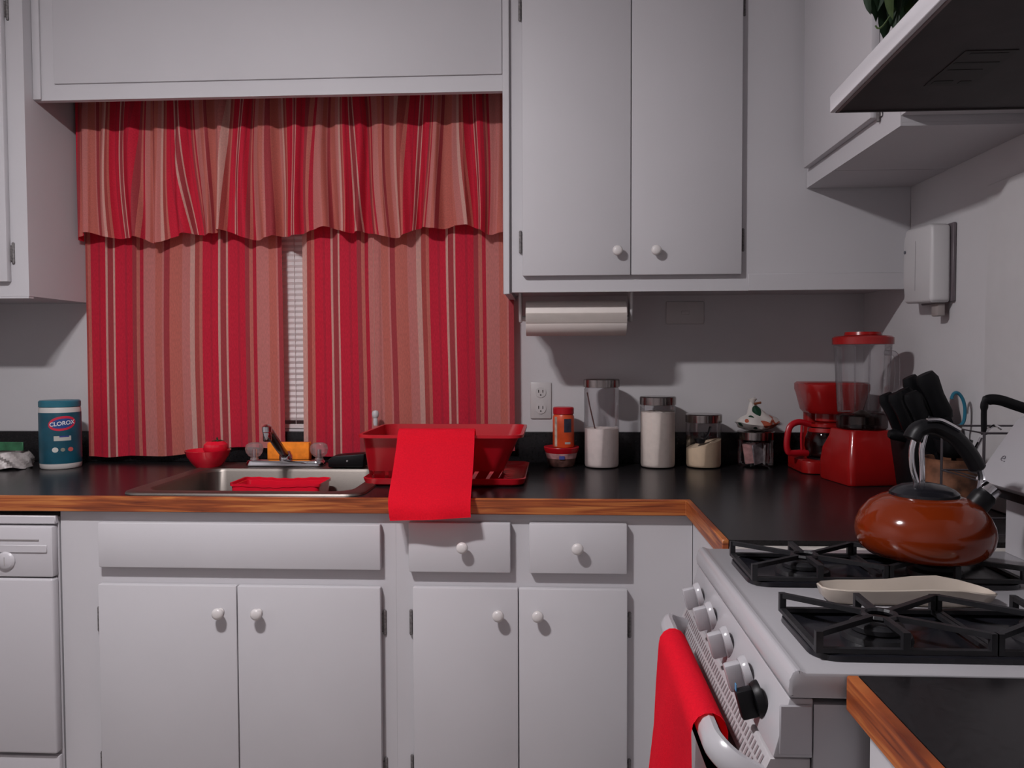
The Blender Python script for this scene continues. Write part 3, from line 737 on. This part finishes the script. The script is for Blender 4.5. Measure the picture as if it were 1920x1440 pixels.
def along(P, s_):
    # point at fraction s_ of the closed outline length
    ds = [(Vector(P[(i+1) % nP])-Vector(P[i])).length for i in range(nP)]; T = sum(ds)*s_
    for i in range(nP):
        if T <= ds[i]: return Vector(P[i]).lerp(Vector(P[(i+1) % nP]), T/ds[i])
        T -= ds[i]
    return Vector(P[0])
NS = 30
for i in range(NS):
    a0, a1 = (i+.06)/NS, (i+.80)/NS
    b = B(); q = [along(P0, a0), along(P0, a1), along(P1, a1), along(P1, a0)]
    c_ = Vector((-.28, .3, 0)); vs = []
    for p in q:
        vs.append(b.bm.verts.new(p))
    f = b.bm.faces.new(vs); bmesh.ops.solidify(b.bm, geom=[f], thickness=.003)
    obj('slat', b, RED, t, False)
def dt(a, c):
    x = (-.381+.185*a)*(1-c)+(-.372+.184*a)*c
    pts = [(.175, .985), (.155, 1.046), (.120, 1.0665), (.0975, 1.055), (.080, 1.025), (.028, .966), (-.022, .924), (-.040, .900), (-.044, .871+.009*a)]
    k = c*(len(pts)-1); i = min(int(k), len(pts)-2); f = k-i
    p0 = pts[max(i-1, 0)]; p1 = pts[i]; p2 = pts[i+1]; p3 = pts[min(i+2, len(pts)-1)]
    def cr_(u): return .5*((2*p1[u])+(p2[u]-p0[u])*f+(2*p0[u]-5*p1[u]+4*p2[u]-p3[u])*f*f+(p3[u]*1-p0[u]+3*p1[u]-3*p2[u])*f**3)
    y, z = cr_(0), cr_(1)
    s_ = max(0, c-.45)
    return (x-.010*math.sin(c*PI)*(1-a)*c, y-.010*s_*math.sin(a*3.2)-.004*math.sin(a*9+c*3)*s_, z)
tag(obj('towel', B().sheet(dt, 30, 64, .0028), TOWEL, None, True, origin=(-.28, .1, 1.05)), 'bright red dish towel draped over the front of the dish rack', 'towel', 'red kitchen towels')

# ------------------------------------------------------------------ things around the sink
t = thing('dish_tub', 'red plastic tub standing in the sink', 'tub', (-.755, .33, bz))
# subdivide the straight sides so that the rim can sag
def dens(P, n=5):
    o = []
    for i in range(len(P)):
        A, C = Vector(P[i]), Vector(P[(i+1) % len(P)])
        kk = max(1, int((C-A).length/.012))
        for k in range(kk): o.append(A.lerp(C, k/kk))
    return o
L = []
base = dens([(x, y, 0) for x, y in rrect(-.876, -.634, .275, .395, .012, 4)])
cx_, cy_ = -.755, .335
for k, z, sag in ((.86, bz+.001, 0), (.94, .80, 0), (.985, .868, .0), (1, .901, .004), (1.03, .902, .004), (1.03, .895, .004), (.985, .893, .004), (.95, .870, 0), (.90, .80, 0), (.83, bz+.006, 0)):
    L.append([(cx_+(p.x-cx_)*k, cy_+(p.y-cy_)*k, z-sag*math.exp(-((p.x+.76)/.06)**2)+(.0010*math.sin(p.x*170) if sag else 0)) for p in base])
obj('tub', loft(L, True, True), REDGLOSS, t)
for x in (-.845, -.80, -.755, -.71, -.665): obj('rib', B().box(x-.003, x+.003, .2655, .2765, .78, .875, .001, 1), REDGLOSS, t)
t = thing('sponge', 'orange kitchen sponge standing behind the faucet', 'sponge', (-.81, .555, ZC))
obj('sponge_block', B().box(-.872, -.742, .540, .568-.008, .9225, .984, .005, 2), mat('orange_sponge', (.90, .25, .02), .95, noise=.15, nscale=60, bump=.6, bscale=120), t)
obj('scour_pad', B().box(-.872, -.742, .5605, .566, .9225, .984, .001, 1), mat('orange_scour', (.55, .12, .02), .95, noise=.2, nscale=200), t)
t = thing('soap_box', 'small black box lying beside the faucet by the dish rack', 'box', (-.60, .46, ZC))
obj('box_body', B().prism([(-.655, .9225), (-.552, .9225), (-.548, .963), (-.640, .956), (-.655, .945)], 'y', .440, .500, .004, 2), BLACK, t)
obj('stud', B().lathe((-.598, .4395, .942), [(.0001, 0), (.003, 0), (.003, -.002), (.0001, -.003)], 10, 'y'), mat('grey_stud', (.2, .19, .19), .4, noise=.05), t)
t = thing('red_bowl', 'glossy red bowl at the left rear of the sink', 'bowl', (-1.012, .47, ZC))
bwx, bwy = -1.086, .475
obj('bowl', B().lathe((bwx+.06, bwy, ZC+.0008), [(.0001, 0), (.032, 0), (.034, .003), (.048, .018), (.060, .038), (.065, .052), (.066, .054), (.063, .054), (.057, .038), (.045, .020), (.030, .008), (.0001, .007)], 40), REDGLOSS, t)
t = thing('tomato', 'red tomato with a dark stem sitting in the red bowl', 'tomato', (bwx+.078, bwy, ZC+.01))
obj('fruit', B().lathe((bwx+.082, bwy+.004, ZC+.034), [(.0001, 0), (.015, .001), (.029, .010), (.036, .024), (.034, .038), (.024, .047), (.010, .048), (.0001, .046)], 28), REDGLOSS, t)
b = B()
for k in range(5):
    a = 2*PI*k/5; b.tube([(bwx+.090, bwy+.002, ZC+.082), (bwx+.090+.010*math.cos(a), bwy+.002+.010*math.sin(a), ZC+.0835), (bwx+.090+.020*math.cos(a), bwy+.002+.020*math.sin(a), ZC+.0815)], [.003, .003, .001], 6, flat=(1, .4))
b.tube([(bwx+.090, bwy+.002, ZC+.082), (bwx+.088, bwy, ZC+.092)], .0025, 6)
obj('stem', b, LEAF, t)

# wipes canister
def text_bm(s, size, bold=False):
    c = bpy.data.curves.new('lettering', 'FONT'); c.body = s; c.size = size; c.align_x = 'CENTER'; c.align_y = 'CENTER'
    if bold: c.offset = size*.02
    o = bpy.data.objects.new('lettering', c); COL.objects.link(o)
    dg = bpy.context.evaluated_depsgraph_get(); me = bpy.data.meshes.new_from_object(o.evaluated_get(dg))
    b = B(); b.bm.from_mesh(me)
    bpy.data.objects.remove(o); bpy.data.curves.remove(c); bpy.data.meshes.remove(me)
    return b
def wrap(b, c, R_, a0, z0, shear=0.0):
    for v in b.bm.verts:
        u, w_ = v.co.x, v.co.y + shear*v.co.x; a = a0+u/R_
        v.co = Vector((c[0]+R_*math.sin(a), c[1]-R_*math.cos(a), z0+w_))
    return b
def disc2(rx, ry, n=28, ring=None):
    b = B(); vs = [b.bm.verts.new((rx*math.cos(2*PI*k/n), ry*math.sin(2*PI*k/n), 0)) for k in range(n)]
    rows = 5
    # triangulate in strips so that it can follow the cylinder
    b.bm.free(); b = B(); prev = None
    for i in range(-8, 9):
        x = rx*math.sin(i/8*PI/2); h = ry*math.sqrt(max(0, 1-(x/rx)**2))
        cur = (b.bm.verts.new((x, -h-1e-5, 0)), b.bm.verts.new((x, h+1e-5, 0)))
        if prev: b.bm.faces.new((prev[0], cur[0], cur[1], prev[1]))
        prev = cur
    return b
def rect2(w_, h):
    b = B(); prev = None
    for i in range(9):
        x = -w_/2+w_*i/8; cur = (b.bm.verts.new((x, -h/2, 0)), b.bm.verts.new((x, h/2, 0)))
        if prev: b.bm.faces.new((prev[0], cur[0], cur[1], prev[1]))
        prev = cur
    return b
WXc, WYc, WR = -1.482, .483, .0565
t = thing('wipes_canister', 'teal canister of cleaning wipes with a red oval logo on the left worktop', 'canister', (WXc, WYc, ZC))
can = obj('body', B().lathe((WXc, WYc, ZC+.0008), [(.0001, 0), (.053, 0), (.0555, .003), (.0565, .014), (.0562, .176), (.0545, .182), (.0001, .182)], 44), mat('white_can', (.55, .52, .50), .35, noise=.02), t)
obj('label_wrap', B().lathe((WXc, WYc, ZC+.0166), [(.0568, 0), (.0569, .001), (.0569, .150), (.0566, .151)], 44, cap=False), mat('teal_label', (.007, .066, .10), .3, noise=.25, nscale=18), t)
obj('lid', B().lathe((WXc, WYc, ZC+.1832), [(.0545, 0), (.0562, .001), (.0562, .016), (.053, .0195), (.020, .0205), (.0001, .0205)], 44), mat('teal_lid', (.02, .13, .18), .35, noise=.1), t)
A0 = .62
def onlabel(name, b, R_, z, col, a=0, shear=0, parent=None):
    return obj(name, wrap(b, (WXc, WYc), R_, A0+a, z, shear), mat('print_'+name+str(abs(hash(col)) % 9999), col, .4, noise=.02), can, False)
onlabel('logo_oval', disc2(.038, .0215), .0574, 1.050, (.55, .025, .06), .05, .10)
onlabel('logo_field', disc2(.031, .0145), .0577, 1.050, (.02, .06, .22), .05, .10)
onlabel('lettering', text_bm('CLOROX', .0165, True), .0581, 1.050, (.72, .70, .72), .05, .10)
onlabel('text_band', rect2(.046, .014), .0574, 1.006, (.45, .44, .40), .05)
onlabel('text_line', rect2(.026, .004), .0577, 1.0115, (.04, .05, .22), .13)
onlabel('badge', disc2(.0085, .0075), .0574, .9725, (.55, .54, .50), -.30)
onlabel('badge', disc2(.0075, .0065), .0574, .9725, (.50, .10, .09), .42)
onlabel('badge', disc2(.0060, .0055), .0574, .9725, (.22, .22, .18), .05)
# crinkled packet at the far left
t = thing('snack_packet', 'crinkled clear packet with a green label at the far left of the worktop', 'packet', (-1.64, .44, ZC))
b = B()
def pk(u, v):
    a = u*2*PI; hgt = v
    r = 1 if v < .5 else 1-(v-.5)*.25
    cr_ = .004*math.sin(a*9+v*7)+.003*math.sin(a*17+v*13)
    return (-1.635+(.075+cr_)*math.cos(a)*r, .455+(.055+cr_)*math.sin(a)*r, ZC+.005+.045*v+.003*math.sin(a*5))
b.sheet(pk, 60, 8); bmesh.ops.remove_doubles(b.bm, verts=b.bm.verts, dist=.0003)
b.lathe((-1.635, .455, ZC+.040), [(.052, 0), (.04, .006), (.0001, .008)], 24)
obj('bag', b, mat('crinkled_film', (.42, .38, .37), .35, noise=.3, nscale=50, bump=.8, bscale=80), t)
obj('label_card', B().box(-1.70, -1.585, .462, .466, ZC+.052, ZC+.078, .001, 1), mat('green_label', (.03, .13, .06), .5, noise=.4, nscale=30), t)

# ------------------------------------------------------------------ canisters
LIDM = mat('canister_lid_steel', (.30, .27, .26), .18, metal=1, noise=.15, nscale=20)
def canister(label, x, y, h, fill, fcol, fname, R_=.052, tilt=0.0):
    t = thing('canister', label, 'canister', (x, y, ZC), 'glass canisters with steel lids')
    obj('glass', B().lathe((x, y, ZC+.001), [(.0001, 0), (R_-.005, 0), (R_-.001, .004), (R_, .010), (R_, h-.030), (R_-.004, h-.026)], 40, cap=False), JARGLASS, t)
    obj('lid', B().lathe((x, y, ZC+h-.0255), [(R_-.003, 0), (R_+.0012, .001), (R_+.0012, .0225), (R_-.001, .0250), (.0001, .0255)], 40), LIDM, t)
    if fill:
        b = B(); b.lathe((x, y, ZC+.0035), [(.0001, 0), (R_-.004, 0), (R_-.002, .006), (R_-.002, fill), (R_*.55, fill+.002), (.0001, fill+.003)], 40)
        for v in b.bm.verts:
            if v.co.z > ZC+fill*.8: v.co.z += tilt*(v.co.x-x) + .0015*math.sin(v.co.x*190)*math.cos(v.co.y*170)
        obj(fname, b, mat('fill_'+fname, fcol, .9, noise=.05, nscale=60, bump=.3, bscale=90, spec=.1), t)
    return t
t = canister('tall glass canister half full of white flour with a dark spoon in it', .141, .541, .262, .112, (.80, .71, .67), 'flour')
sp3 = obj('spoon', B().tube(bez([(.098, .530, ZC+.222), (.107, .526, ZC+.175), (.117, .520, ZC+.130), (.121, .518, ZC+.112)], 5), .0020, 8), mat('dark_spoon', (.10, .05, .045), .4, noise=.1), t)
canister('second-tallest glass canister filled to the top with white sugar', .307, .546, .210, .160, (.82, .74, .67), 'sugar')
t = canister('short glass canister part full of cream-coloured powder with a scoop', .442, .549, .158, .066, (.74, .59, .42), 'powder', tilt=.30)
obj('scoop', B().lathe((.425, .512, ZC+.072), [(.0001, 0), (.012, .002), (.016, .010), (.0165, .016), (.014, .016), (.010, .006), (.0001, .005)], 18, sy_=.6), BLACK, t)
obj('scoop_handle', B().tube(bez([(.434, .512, ZC+.084), (.448, .516, ZC+.10), (.456, .520, ZC+.122)], 4), .0045, 8, flat=(1.4, .6)), BLACK, t)
C4X, C4Y = .595, .553
t = canister('shortest glass canister of foil tea packets with a snack bag on its lid', C4X, C4Y, .108, 0, (0, 0, 0), '', R_=.053)
for i in range(7):
    b = B(); b.box(-.019, .019, -.0025, .0025, -.030, .030, .001, 1)
    ang = i*.95; b.xf(Matrix.Translation((C4X+.024*math.cos(ang), C4Y+.024*math.sin(ang), ZC+.042)) @ Matrix.Rotation(ang+PI/2+.5, 4, 'Z') @ Matrix.Rotation(random.uniform(-.35, .35), 4, 'Y'))
    obj('packet', b, mat(('foil_packet', 'pink_packet', 'grey_packet')[i % 3], ((.45, .43, .42), (.38, .20, .19), (.22, .19, .20))[i % 3], .35, metal=.2, noise=.4, nscale=60), t)
# crumpled bag on the lid
def bag_mat():
    mt = bpy.data.materials.new('printed_bag'); mt.use_nodes = True; nt = mt.node_tree; b = nt.nodes['Principled BSDF']
    tc = nt.nodes.new('ShaderNodeTexCoord'); n = nt.nodes.new('ShaderNodeTexNoise'); n.inputs['Scale'].default_value = 22; n.inputs['Detail'].default_value = 1
    r = nt.nodes.new('ShaderNodeValToRGB'); r.color_ramp.interpolation = 'CONSTANT'
    e = r.color_ramp.elements; e[0].color = (.01, .045, .025, 1); e[0].position = 0; e[1].position = .36; e[1].color = (.56, .52, .49, 1)
    x = e.new(.60); x.color = (.38, .09, .05, 1); x = e.new(.66); x.color = (.42, .37, .36, 1)
    nt.links.new(tc.outputs['Object'], n.inputs['Vector']); nt.links.new(n.outputs['Fac'], r.inputs['Fac']); nt.links.new(r.outputs['Color'], b.inputs['Base Color'])
    b.inputs['Roughness'].default_value = .3; return mt
b = B(); bzz = ZC+.1092
b.lathe((C4X, C4Y, bzz), [(.0001, 0), (.030, .001), (.050, .008), (.062, .022), (.052, .034), (.030, .044), (.020, .058), (.012, .070), (.007, .080), (.012, .092), (.0001, .098)], 40)
for v in b.bm.verts:
    d = v.co-Vector((C4X, C4Y, bzz)); a = math.atan2(d.y, d.x); k = d.z/.1
    s_ = 1+.09*math.sin(a*3+k*7)+.05*math.sin(a*7-k*12)
    v.co.x = C4X+d.x*s_+.018*max(0, k-.2)*math.sin(k*6); v.co.y = C4Y+d.y*min(1.1, s_); v.co.z += .004*math.sin(a*2+1)*(1 if .1 < k < .9 else 0)*min(1, d.z/.02)
t = thing('snack_bag', 'crumpled white and red snack bag twisted shut on the shortest canister', 'bag', (C4X, C4Y, bzz))
obj('bag', b, bag_mat(), t)
obj('clip', B().tube([(C4X-.008, C4Y-.012, bzz+.078), (C4X+.012, C4Y-.010, bzz+.082)], .0035, 8), mat('brown_clip', (.16, .05, .02), .5, noise=.1), t)

# tub with red lid and the orange jar on it
TX, TY = .022, .553
t = thing('food_tub', 'low clear tub with a red lid beside the tall canister', 'tub', (TX, TY, ZC))
obj('tub', B().lathe((TX, TY, ZC+.001), [(.0001, 0), (.036, 0), (.039, .003), (.046, .036), (.044, .037), (.037, .005), (.0001, .003)], 36), mat('tub_contents', (.13, .06, .05), .3, noise=.6, nscale=50), t)
obj('label_band', B().lathe((TX, TY, ZC+.026), [(.0442, 0), (.0478, .016)], 36, cap=False), mat('tub_label', (.40, .20, .20), .4, noise=.5, nscale=40), t)
obj('label_spot', wrap(rect2(.016, .010), (TX, TY), .0475, .02, ZC+.031), mat('blue_spot', (.06, .07, .25), .4, noise=.05), t, False)
obj('lid', B().lathe((TX, TY, ZC+.0385), [(.046, 0), (.0515, .012), (.053, .019), (.052, .021), (.047, .019), (.0001, .0185)], 36), RED, t)
JX, JY, JZ = TX+.006, TY, ZC+.0580
t = thing('spice_jar', 'orange labelled jar with a red cap standing on the red-lidded tub', 'jar', (JX, JY, JZ))
obj('jar', B().lathe((JX, JY, JZ), [(.0001, 0), (.030, 0), (.032, .003), (.032, .090), (.029, .098), (.0001, .098)], 32), mat('orange_jar', (.60, .075, .020), .35, noise=.25, nscale=20), t)
obj('cap', B().lathe((JX, JY, JZ+.0985), [(.029, 0), (.0315, .001), (.0315, .018), (.029, .021), (.0001, .0212)], 32), RED, t)
obj('label_picture', wrap(rect2(.024, .040), (JX, JY), .0325, .42, JZ+.066), mat('dark_picture', (.03, .03, .05), .4, noise=.4, nscale=60), t, False)
obj('label_stripe', wrap(rect2(.018, .006), (JX, JY), .0325, .40, JZ+.014), mat('pale_stripe', (.40, .38, .36), .4, noise=.1), t, False)
obj('label_edge', wrap(rect2(.010, .088), (JX, JY), .0325, -.78, JZ+.048), mat('pale_edge', (.42, .34, .28), .4, noise=.4, nscale=60), t, False)

# ------------------------------------------------------------------ coffee maker
CX, CYc = .775, .455
t = thing('coffee_maker', 'red drip coffee maker behind the blender', 'coffee maker', (CX, CYc, ZC))
obj('base', B().prism(rrect(.690, .875, .375, .555, .03), 'z', ZC+.001, ZC+.036, .004, 2), REDAPP, t)
obj('tower', B().prism(rrect(.735, .872, .508, .552, .02), 'z', ZC+.0365, ZC+.250, .004, 2), REDAPP, t)
obj('brew_basket', loft([[(x, y, z) for x, y in rrect(.716+i, .868-i, .385+i, .548-i, .05, 6)] for i, z in ((.006, ZC+.166), (.000, ZC+.174), (-.010, ZC+.222), (-.013, ZC+.232), (-.013, ZC+.248), (-.008, ZC+.253))], True, True), REDAPP, t)
obj('basket_neck', B().lathe((.780, .452, ZC+.140), [(.030, 0), (.036, .004), (.036, .024), (.0001, .0245)], 28), REDAPP, t)
obj('warming_plate', B().lathe((.778, .448, ZC+.0365), [(.0001, 0), (.056, 0), (.056, .004), (.0001, .0045)], 30), BLACK, t)
ca = thing('carafe', 'glass coffee carafe with a red handle in the red coffee maker', 'carafe', (.770, .445, ZC+.041))
obj('glass', B().lathe((.770, .445, ZC+.0415), [(.0001, 0), (.040, 0), (.050, .006), (.056, .030), (.054, .055), (.046, .076), (.042, .084)], 36, cap=False), CARAFE, ca)
obj('lid', B().lathe((.770, .445, ZC+.1262), [(.042, 0), (.047, .002), (.047, .010), (.030, .013), (.0001, .0135)], 32), REDAPP, ca)
obj('collar', B().lathe((.770, .445, ZC+.112), [(.047, 0), (.049, .002), (.047, .013)], 32, cap=False), REDAPP, ca)
obj('handle', B().tube(bez([(.724, .438, ZC+.134), (.690, .430, ZC+.141), (.665, .425, ZC+.128), (.656, .422, ZC+.090), (.658, .422, ZC+.062), (.668, .424, ZC+.054), (.702, .432, ZC+.054), (.718, .437, ZC+.052)], 5), .0075, 10, flat=(1.0, 1.2)), RED, ca)
obj('handle_strut', B().tube([(.700, .432, ZC+.136), (.698, .431, ZC+.095), (.700, .432, ZC+.056)], .0035, 8), RED, ca)

t.location.y += .028; ca.location.y += .028
# ------------------------------------------------------------------ blender
BX, BY = .806, .290
t = thing('blender', 'red countertop blender with a clear jar in the counter corner', 'blender', (BX, BY, ZC))
def bl(i, z, g=1): return [(x, y, z) for x, y in rrect(BX-.082+i*.55, BX+.082-i, BY-.082+i*.8, BY+.082-i*.8, max(.010, .016-i*.1), 6)]
obj('base', loft([bl(.004, ZC+.001), bl(0, ZC+.006), bl(0, ZC+.052), bl(.006, ZC+.085), bl(.026, ZC+.118), bl(.030, ZC+.136), bl(.034, ZC+.138)], True, True), REDAPP, t)
obj('collar', B().lathe((BX-.006, BY, ZC+.1385), [(.058, 0), (.062, .004), (.062, .034), (.058, .038), (.0001, .0382)], 36), glass('collar_plastic', (.42, .36, .36), .1), t)
obj('blade_unit', B().lathe((BX-.006, BY, ZC+.150), [(.030, 0), (.030, .020), (.018, .030), (.008, .036), (.0001, .037)], 24), STEEL, t)
jar = obj('jar', B().lathe((BX-.006, BY, ZC+.178), [(.056, 0), (.060, .004), (.064, .060), (.070, .178), (.068, .178)], 36, cap=False), GLASS, t)
for k in range(4):
    a = PI/4+k*PI/2
    obj('rib', B().tube([(BX-.006+.0605*math.cos(a), BY+.0605*math.sin(a), ZC+.184), (BX-.006+.0685*math.cos(a), BY+.0685*math.sin(a), ZC+.350)], .0022, 6), GLASS, jar)
obj('jar_handle', B().tube(bez([(BX+.056, BY, ZC+.335), (BX+.085, BY, ZC+.330), (BX+.090, BY, ZC+.280), (BX+.082, BY, ZC+.215), (BX+.050, BY, ZC+.205)], 5), .007, 10), GLASS, jar)
lid = obj('lid', B().lathe((BX-.006, BY, ZC+.3565), [(.070, 0), (.0745, .001), (.0745, .018), (.068, .022), (.046, .024), (.0001, .0245)], 36), REDAPP, t)
obj('lid_cap', B().lathe((BX-.006, BY, ZC+.3812), [(.046, 0), (.044, .008), (.0001, .009)], 30), REDAPP, lid)

t.rotation_euler = (0, 0, math.radians(9))
# ------------------------------------------------------------------ knife block, scissors, utensil crock, wire rack
t = thing('knife_block', 'black knife block in the corner behind the kettle', 'knife block', (.865, .07, ZC))
obj('block', B().prism([(.822, ZC+.001), (.912, ZC+.001), (.912, 1.055), (.893, 1.105), (.800, 1.060)], 'y', .015, .125, .004, 2), mat('black_block', (.005, .005, .006), .5, noise=.2, spec=.2), t)
D = Vector((-.43, -.05, .90)).normalized()
def knife(x, y, z, ln, wd, label):
    k = thing('knife', label, 'knife', (x, y, z), 'black-handled knives in the knife block')
    p = Vector((x, y, z))
    obj('handle', B().tube([p, p+D*ln*.12, p+D*ln*.5, p+D*ln*.85, p+D*ln], [wd*.8, wd, wd*.92, wd*1.1, wd*.8], 10, flat=(.8, 1.35)), BLACK, k)
    obj('bolster', B().tube([p-D*.012, p+D*.002], wd*.7, 8, flat=(.5, 1.1)), STEEL, k)
for i, (x, y, z, ln, wd) in enumerate(((.893, .045, 1.096, .116, .0170), (.874, .088, 1.095, .108, .0145), (.846, .038, 1.080, .086, .0145), (.848, .078, 1.085, .088, .0140), (.822, .050, 1.070, .096, .0145), (.818, .100, 1.068, .092, .0135))):
    knife(x, y, z, ln, wd, ('thickest black knife handle standing highest in the block', 'black knife handle just behind the thickest one', 'black knife handle in the front middle of the block', 'black knife handle in the middle of the block', 'black knife handle at the front left of the block', 'black knife handle at the rear left of the block')[i])
k = thing('sharpening_steel', 'black handle pointing left below the knives in the block', 'sharpener', (.800, .040, 1.062))
obj('handle', B().tube([(.806, .040, 1.052), (.792, .040, 1.058), (.775, .040, 1.062), (.766, .040, 1.063)], [.010, .0125, .0135, .009], 10), BLACK, k)
obj('guard', B().lathe((.806, .040, 1.052), [(.0001, 0), (.010, .0), (.010, .002), (.0001, .0025)], 12, 'x'), STEEL, k)
t = thing('scissors', 'scissors with a blue loop handle standing beside the knife block', 'scissors', (.905, .0, 1.02))
obj('handle_loop', B().tube(bez([(.884, .0, 1.145), (.889, .0, 1.157), (.899, .0, 1.158), (.909, .0, 1.144), (.914, .0, 1.122), (.912, .0, 1.096), (.904, .0, 1.085)], 4), .0038, 8), mat('blue_handle', (.015, .13, .20), .4, noise=.05), t)
obj('blade', B().tube([(.904, .0, 1.086), (.900, -.001, ZC+.002)], .004, 8, flat=(.5, 1.2)), STEEL, t)
UX, UY = .822, -.135
t = thing('utensil_crock', 'brown and orange patterned crock behind the kettle', 'crock', (UX, UY, ZC))
obj('crock', B().lathe((UX, UY, ZC+.001), [(.0001, 0), (.052, 0), (.058, .010), (.060, .060), (.056, .110), (.058, .116), (.053, .116), (.052, .06), (.0001, .012)], 36), mat('mottled_crock', (.13, .055, .030), .5, noise=.7, nscale=35), t)
def utensil(label, pts, rad, head, mth):
    u = thing('utensil', label, 'utensil', pts[0], 'utensils in the crock')
    obj('handle', B().tube(bez(pts, 5), rad, 8), mth, u)
    if head: head(u)
def h1(u): obj('ladle_bowl', B().lathe((.815, -.150, 1.050), [(.0001, -.018), (.018, -.016), (.032, -.002), (.036, .020), (.033, .020), (.028, .002), (.0001, -.012)], 24), BLACK, u)
utensil('black ladle with its round bowl up in the patterned crock', [(.83, -.12, ZC+.02), (.825, -.135, 1.00), (.818, -.148, 1.036)], .005, h1, BLACK)
def h2(u): obj('spatula_blade', B().prism([(.765, 1.045), (.800, 1.030), (.812, 1.105), (.775, 1.118)], 'y', -.132, -.128, .001, 1), BLACK, u)
utensil('black spatula leaning left in the patterned crock', [(.825, -.13, ZC+.02), (.805, -.13, 1.0), (.790, -.13, 1.042)], .005, h2, BLACK)
utensil('steel handle leaning right in the patterned crock', [(.81, -.14, ZC+.02), (.845, -.150, 1.02), (.868, -.158, 1.075)], .004, None, CHROME)
t = thing('wire_rack', 'small wire rack with a black handle beside the stove console', 'rack', (.82, -.31, ZC))
WIRE = mat('dark_wire', (.10, .09, .10), .35, metal=.7, noise=.1)
x0, x1, y0, y1 = .752, .905, -.385, -.235
for z in (ZC+.012, 1.02, 1.106): obj('frame_ring', B().tube([(x0, y0, z), (x1, y0, z), (x1, y1, z), (x0, y1, z)], .0022, 6, True), WIRE, t)
for (x, y) in ((x0, y0), (x1, y0), (x1, y1), (x0, y1)): obj('leg', B().tube([(x, y, ZC+.001), (x, y, 1.106)], .0024, 6), WIRE, t)
for k in range(1, 6):
    x = x0+(x1-x0)*k/6; obj('cross_wire', B().tube([(x, y0, 1.0175), (x, y1, 1.0175)], .0014, 5), WIRE, t)
obj('handle', B().tube(bez([(.797, -.300, 1.095), (.796, -.300, 1.140), (.800, -.300, 1.158), (.820, -.302, 1.160), (.850, -.305, 1.150), (.890, -.308, 1.136)], 5), [.0045]*6+[.006]*4+[.0085]*16, 10, flat=(.7, 1.2)), BLACK, t)
obj('handle_clip', B().tube(bez([(.797, -.300, 1.097), (.812, -.302, 1.112), (.826, -.304, 1.106)], 4), .003, 6), CHROME, t)
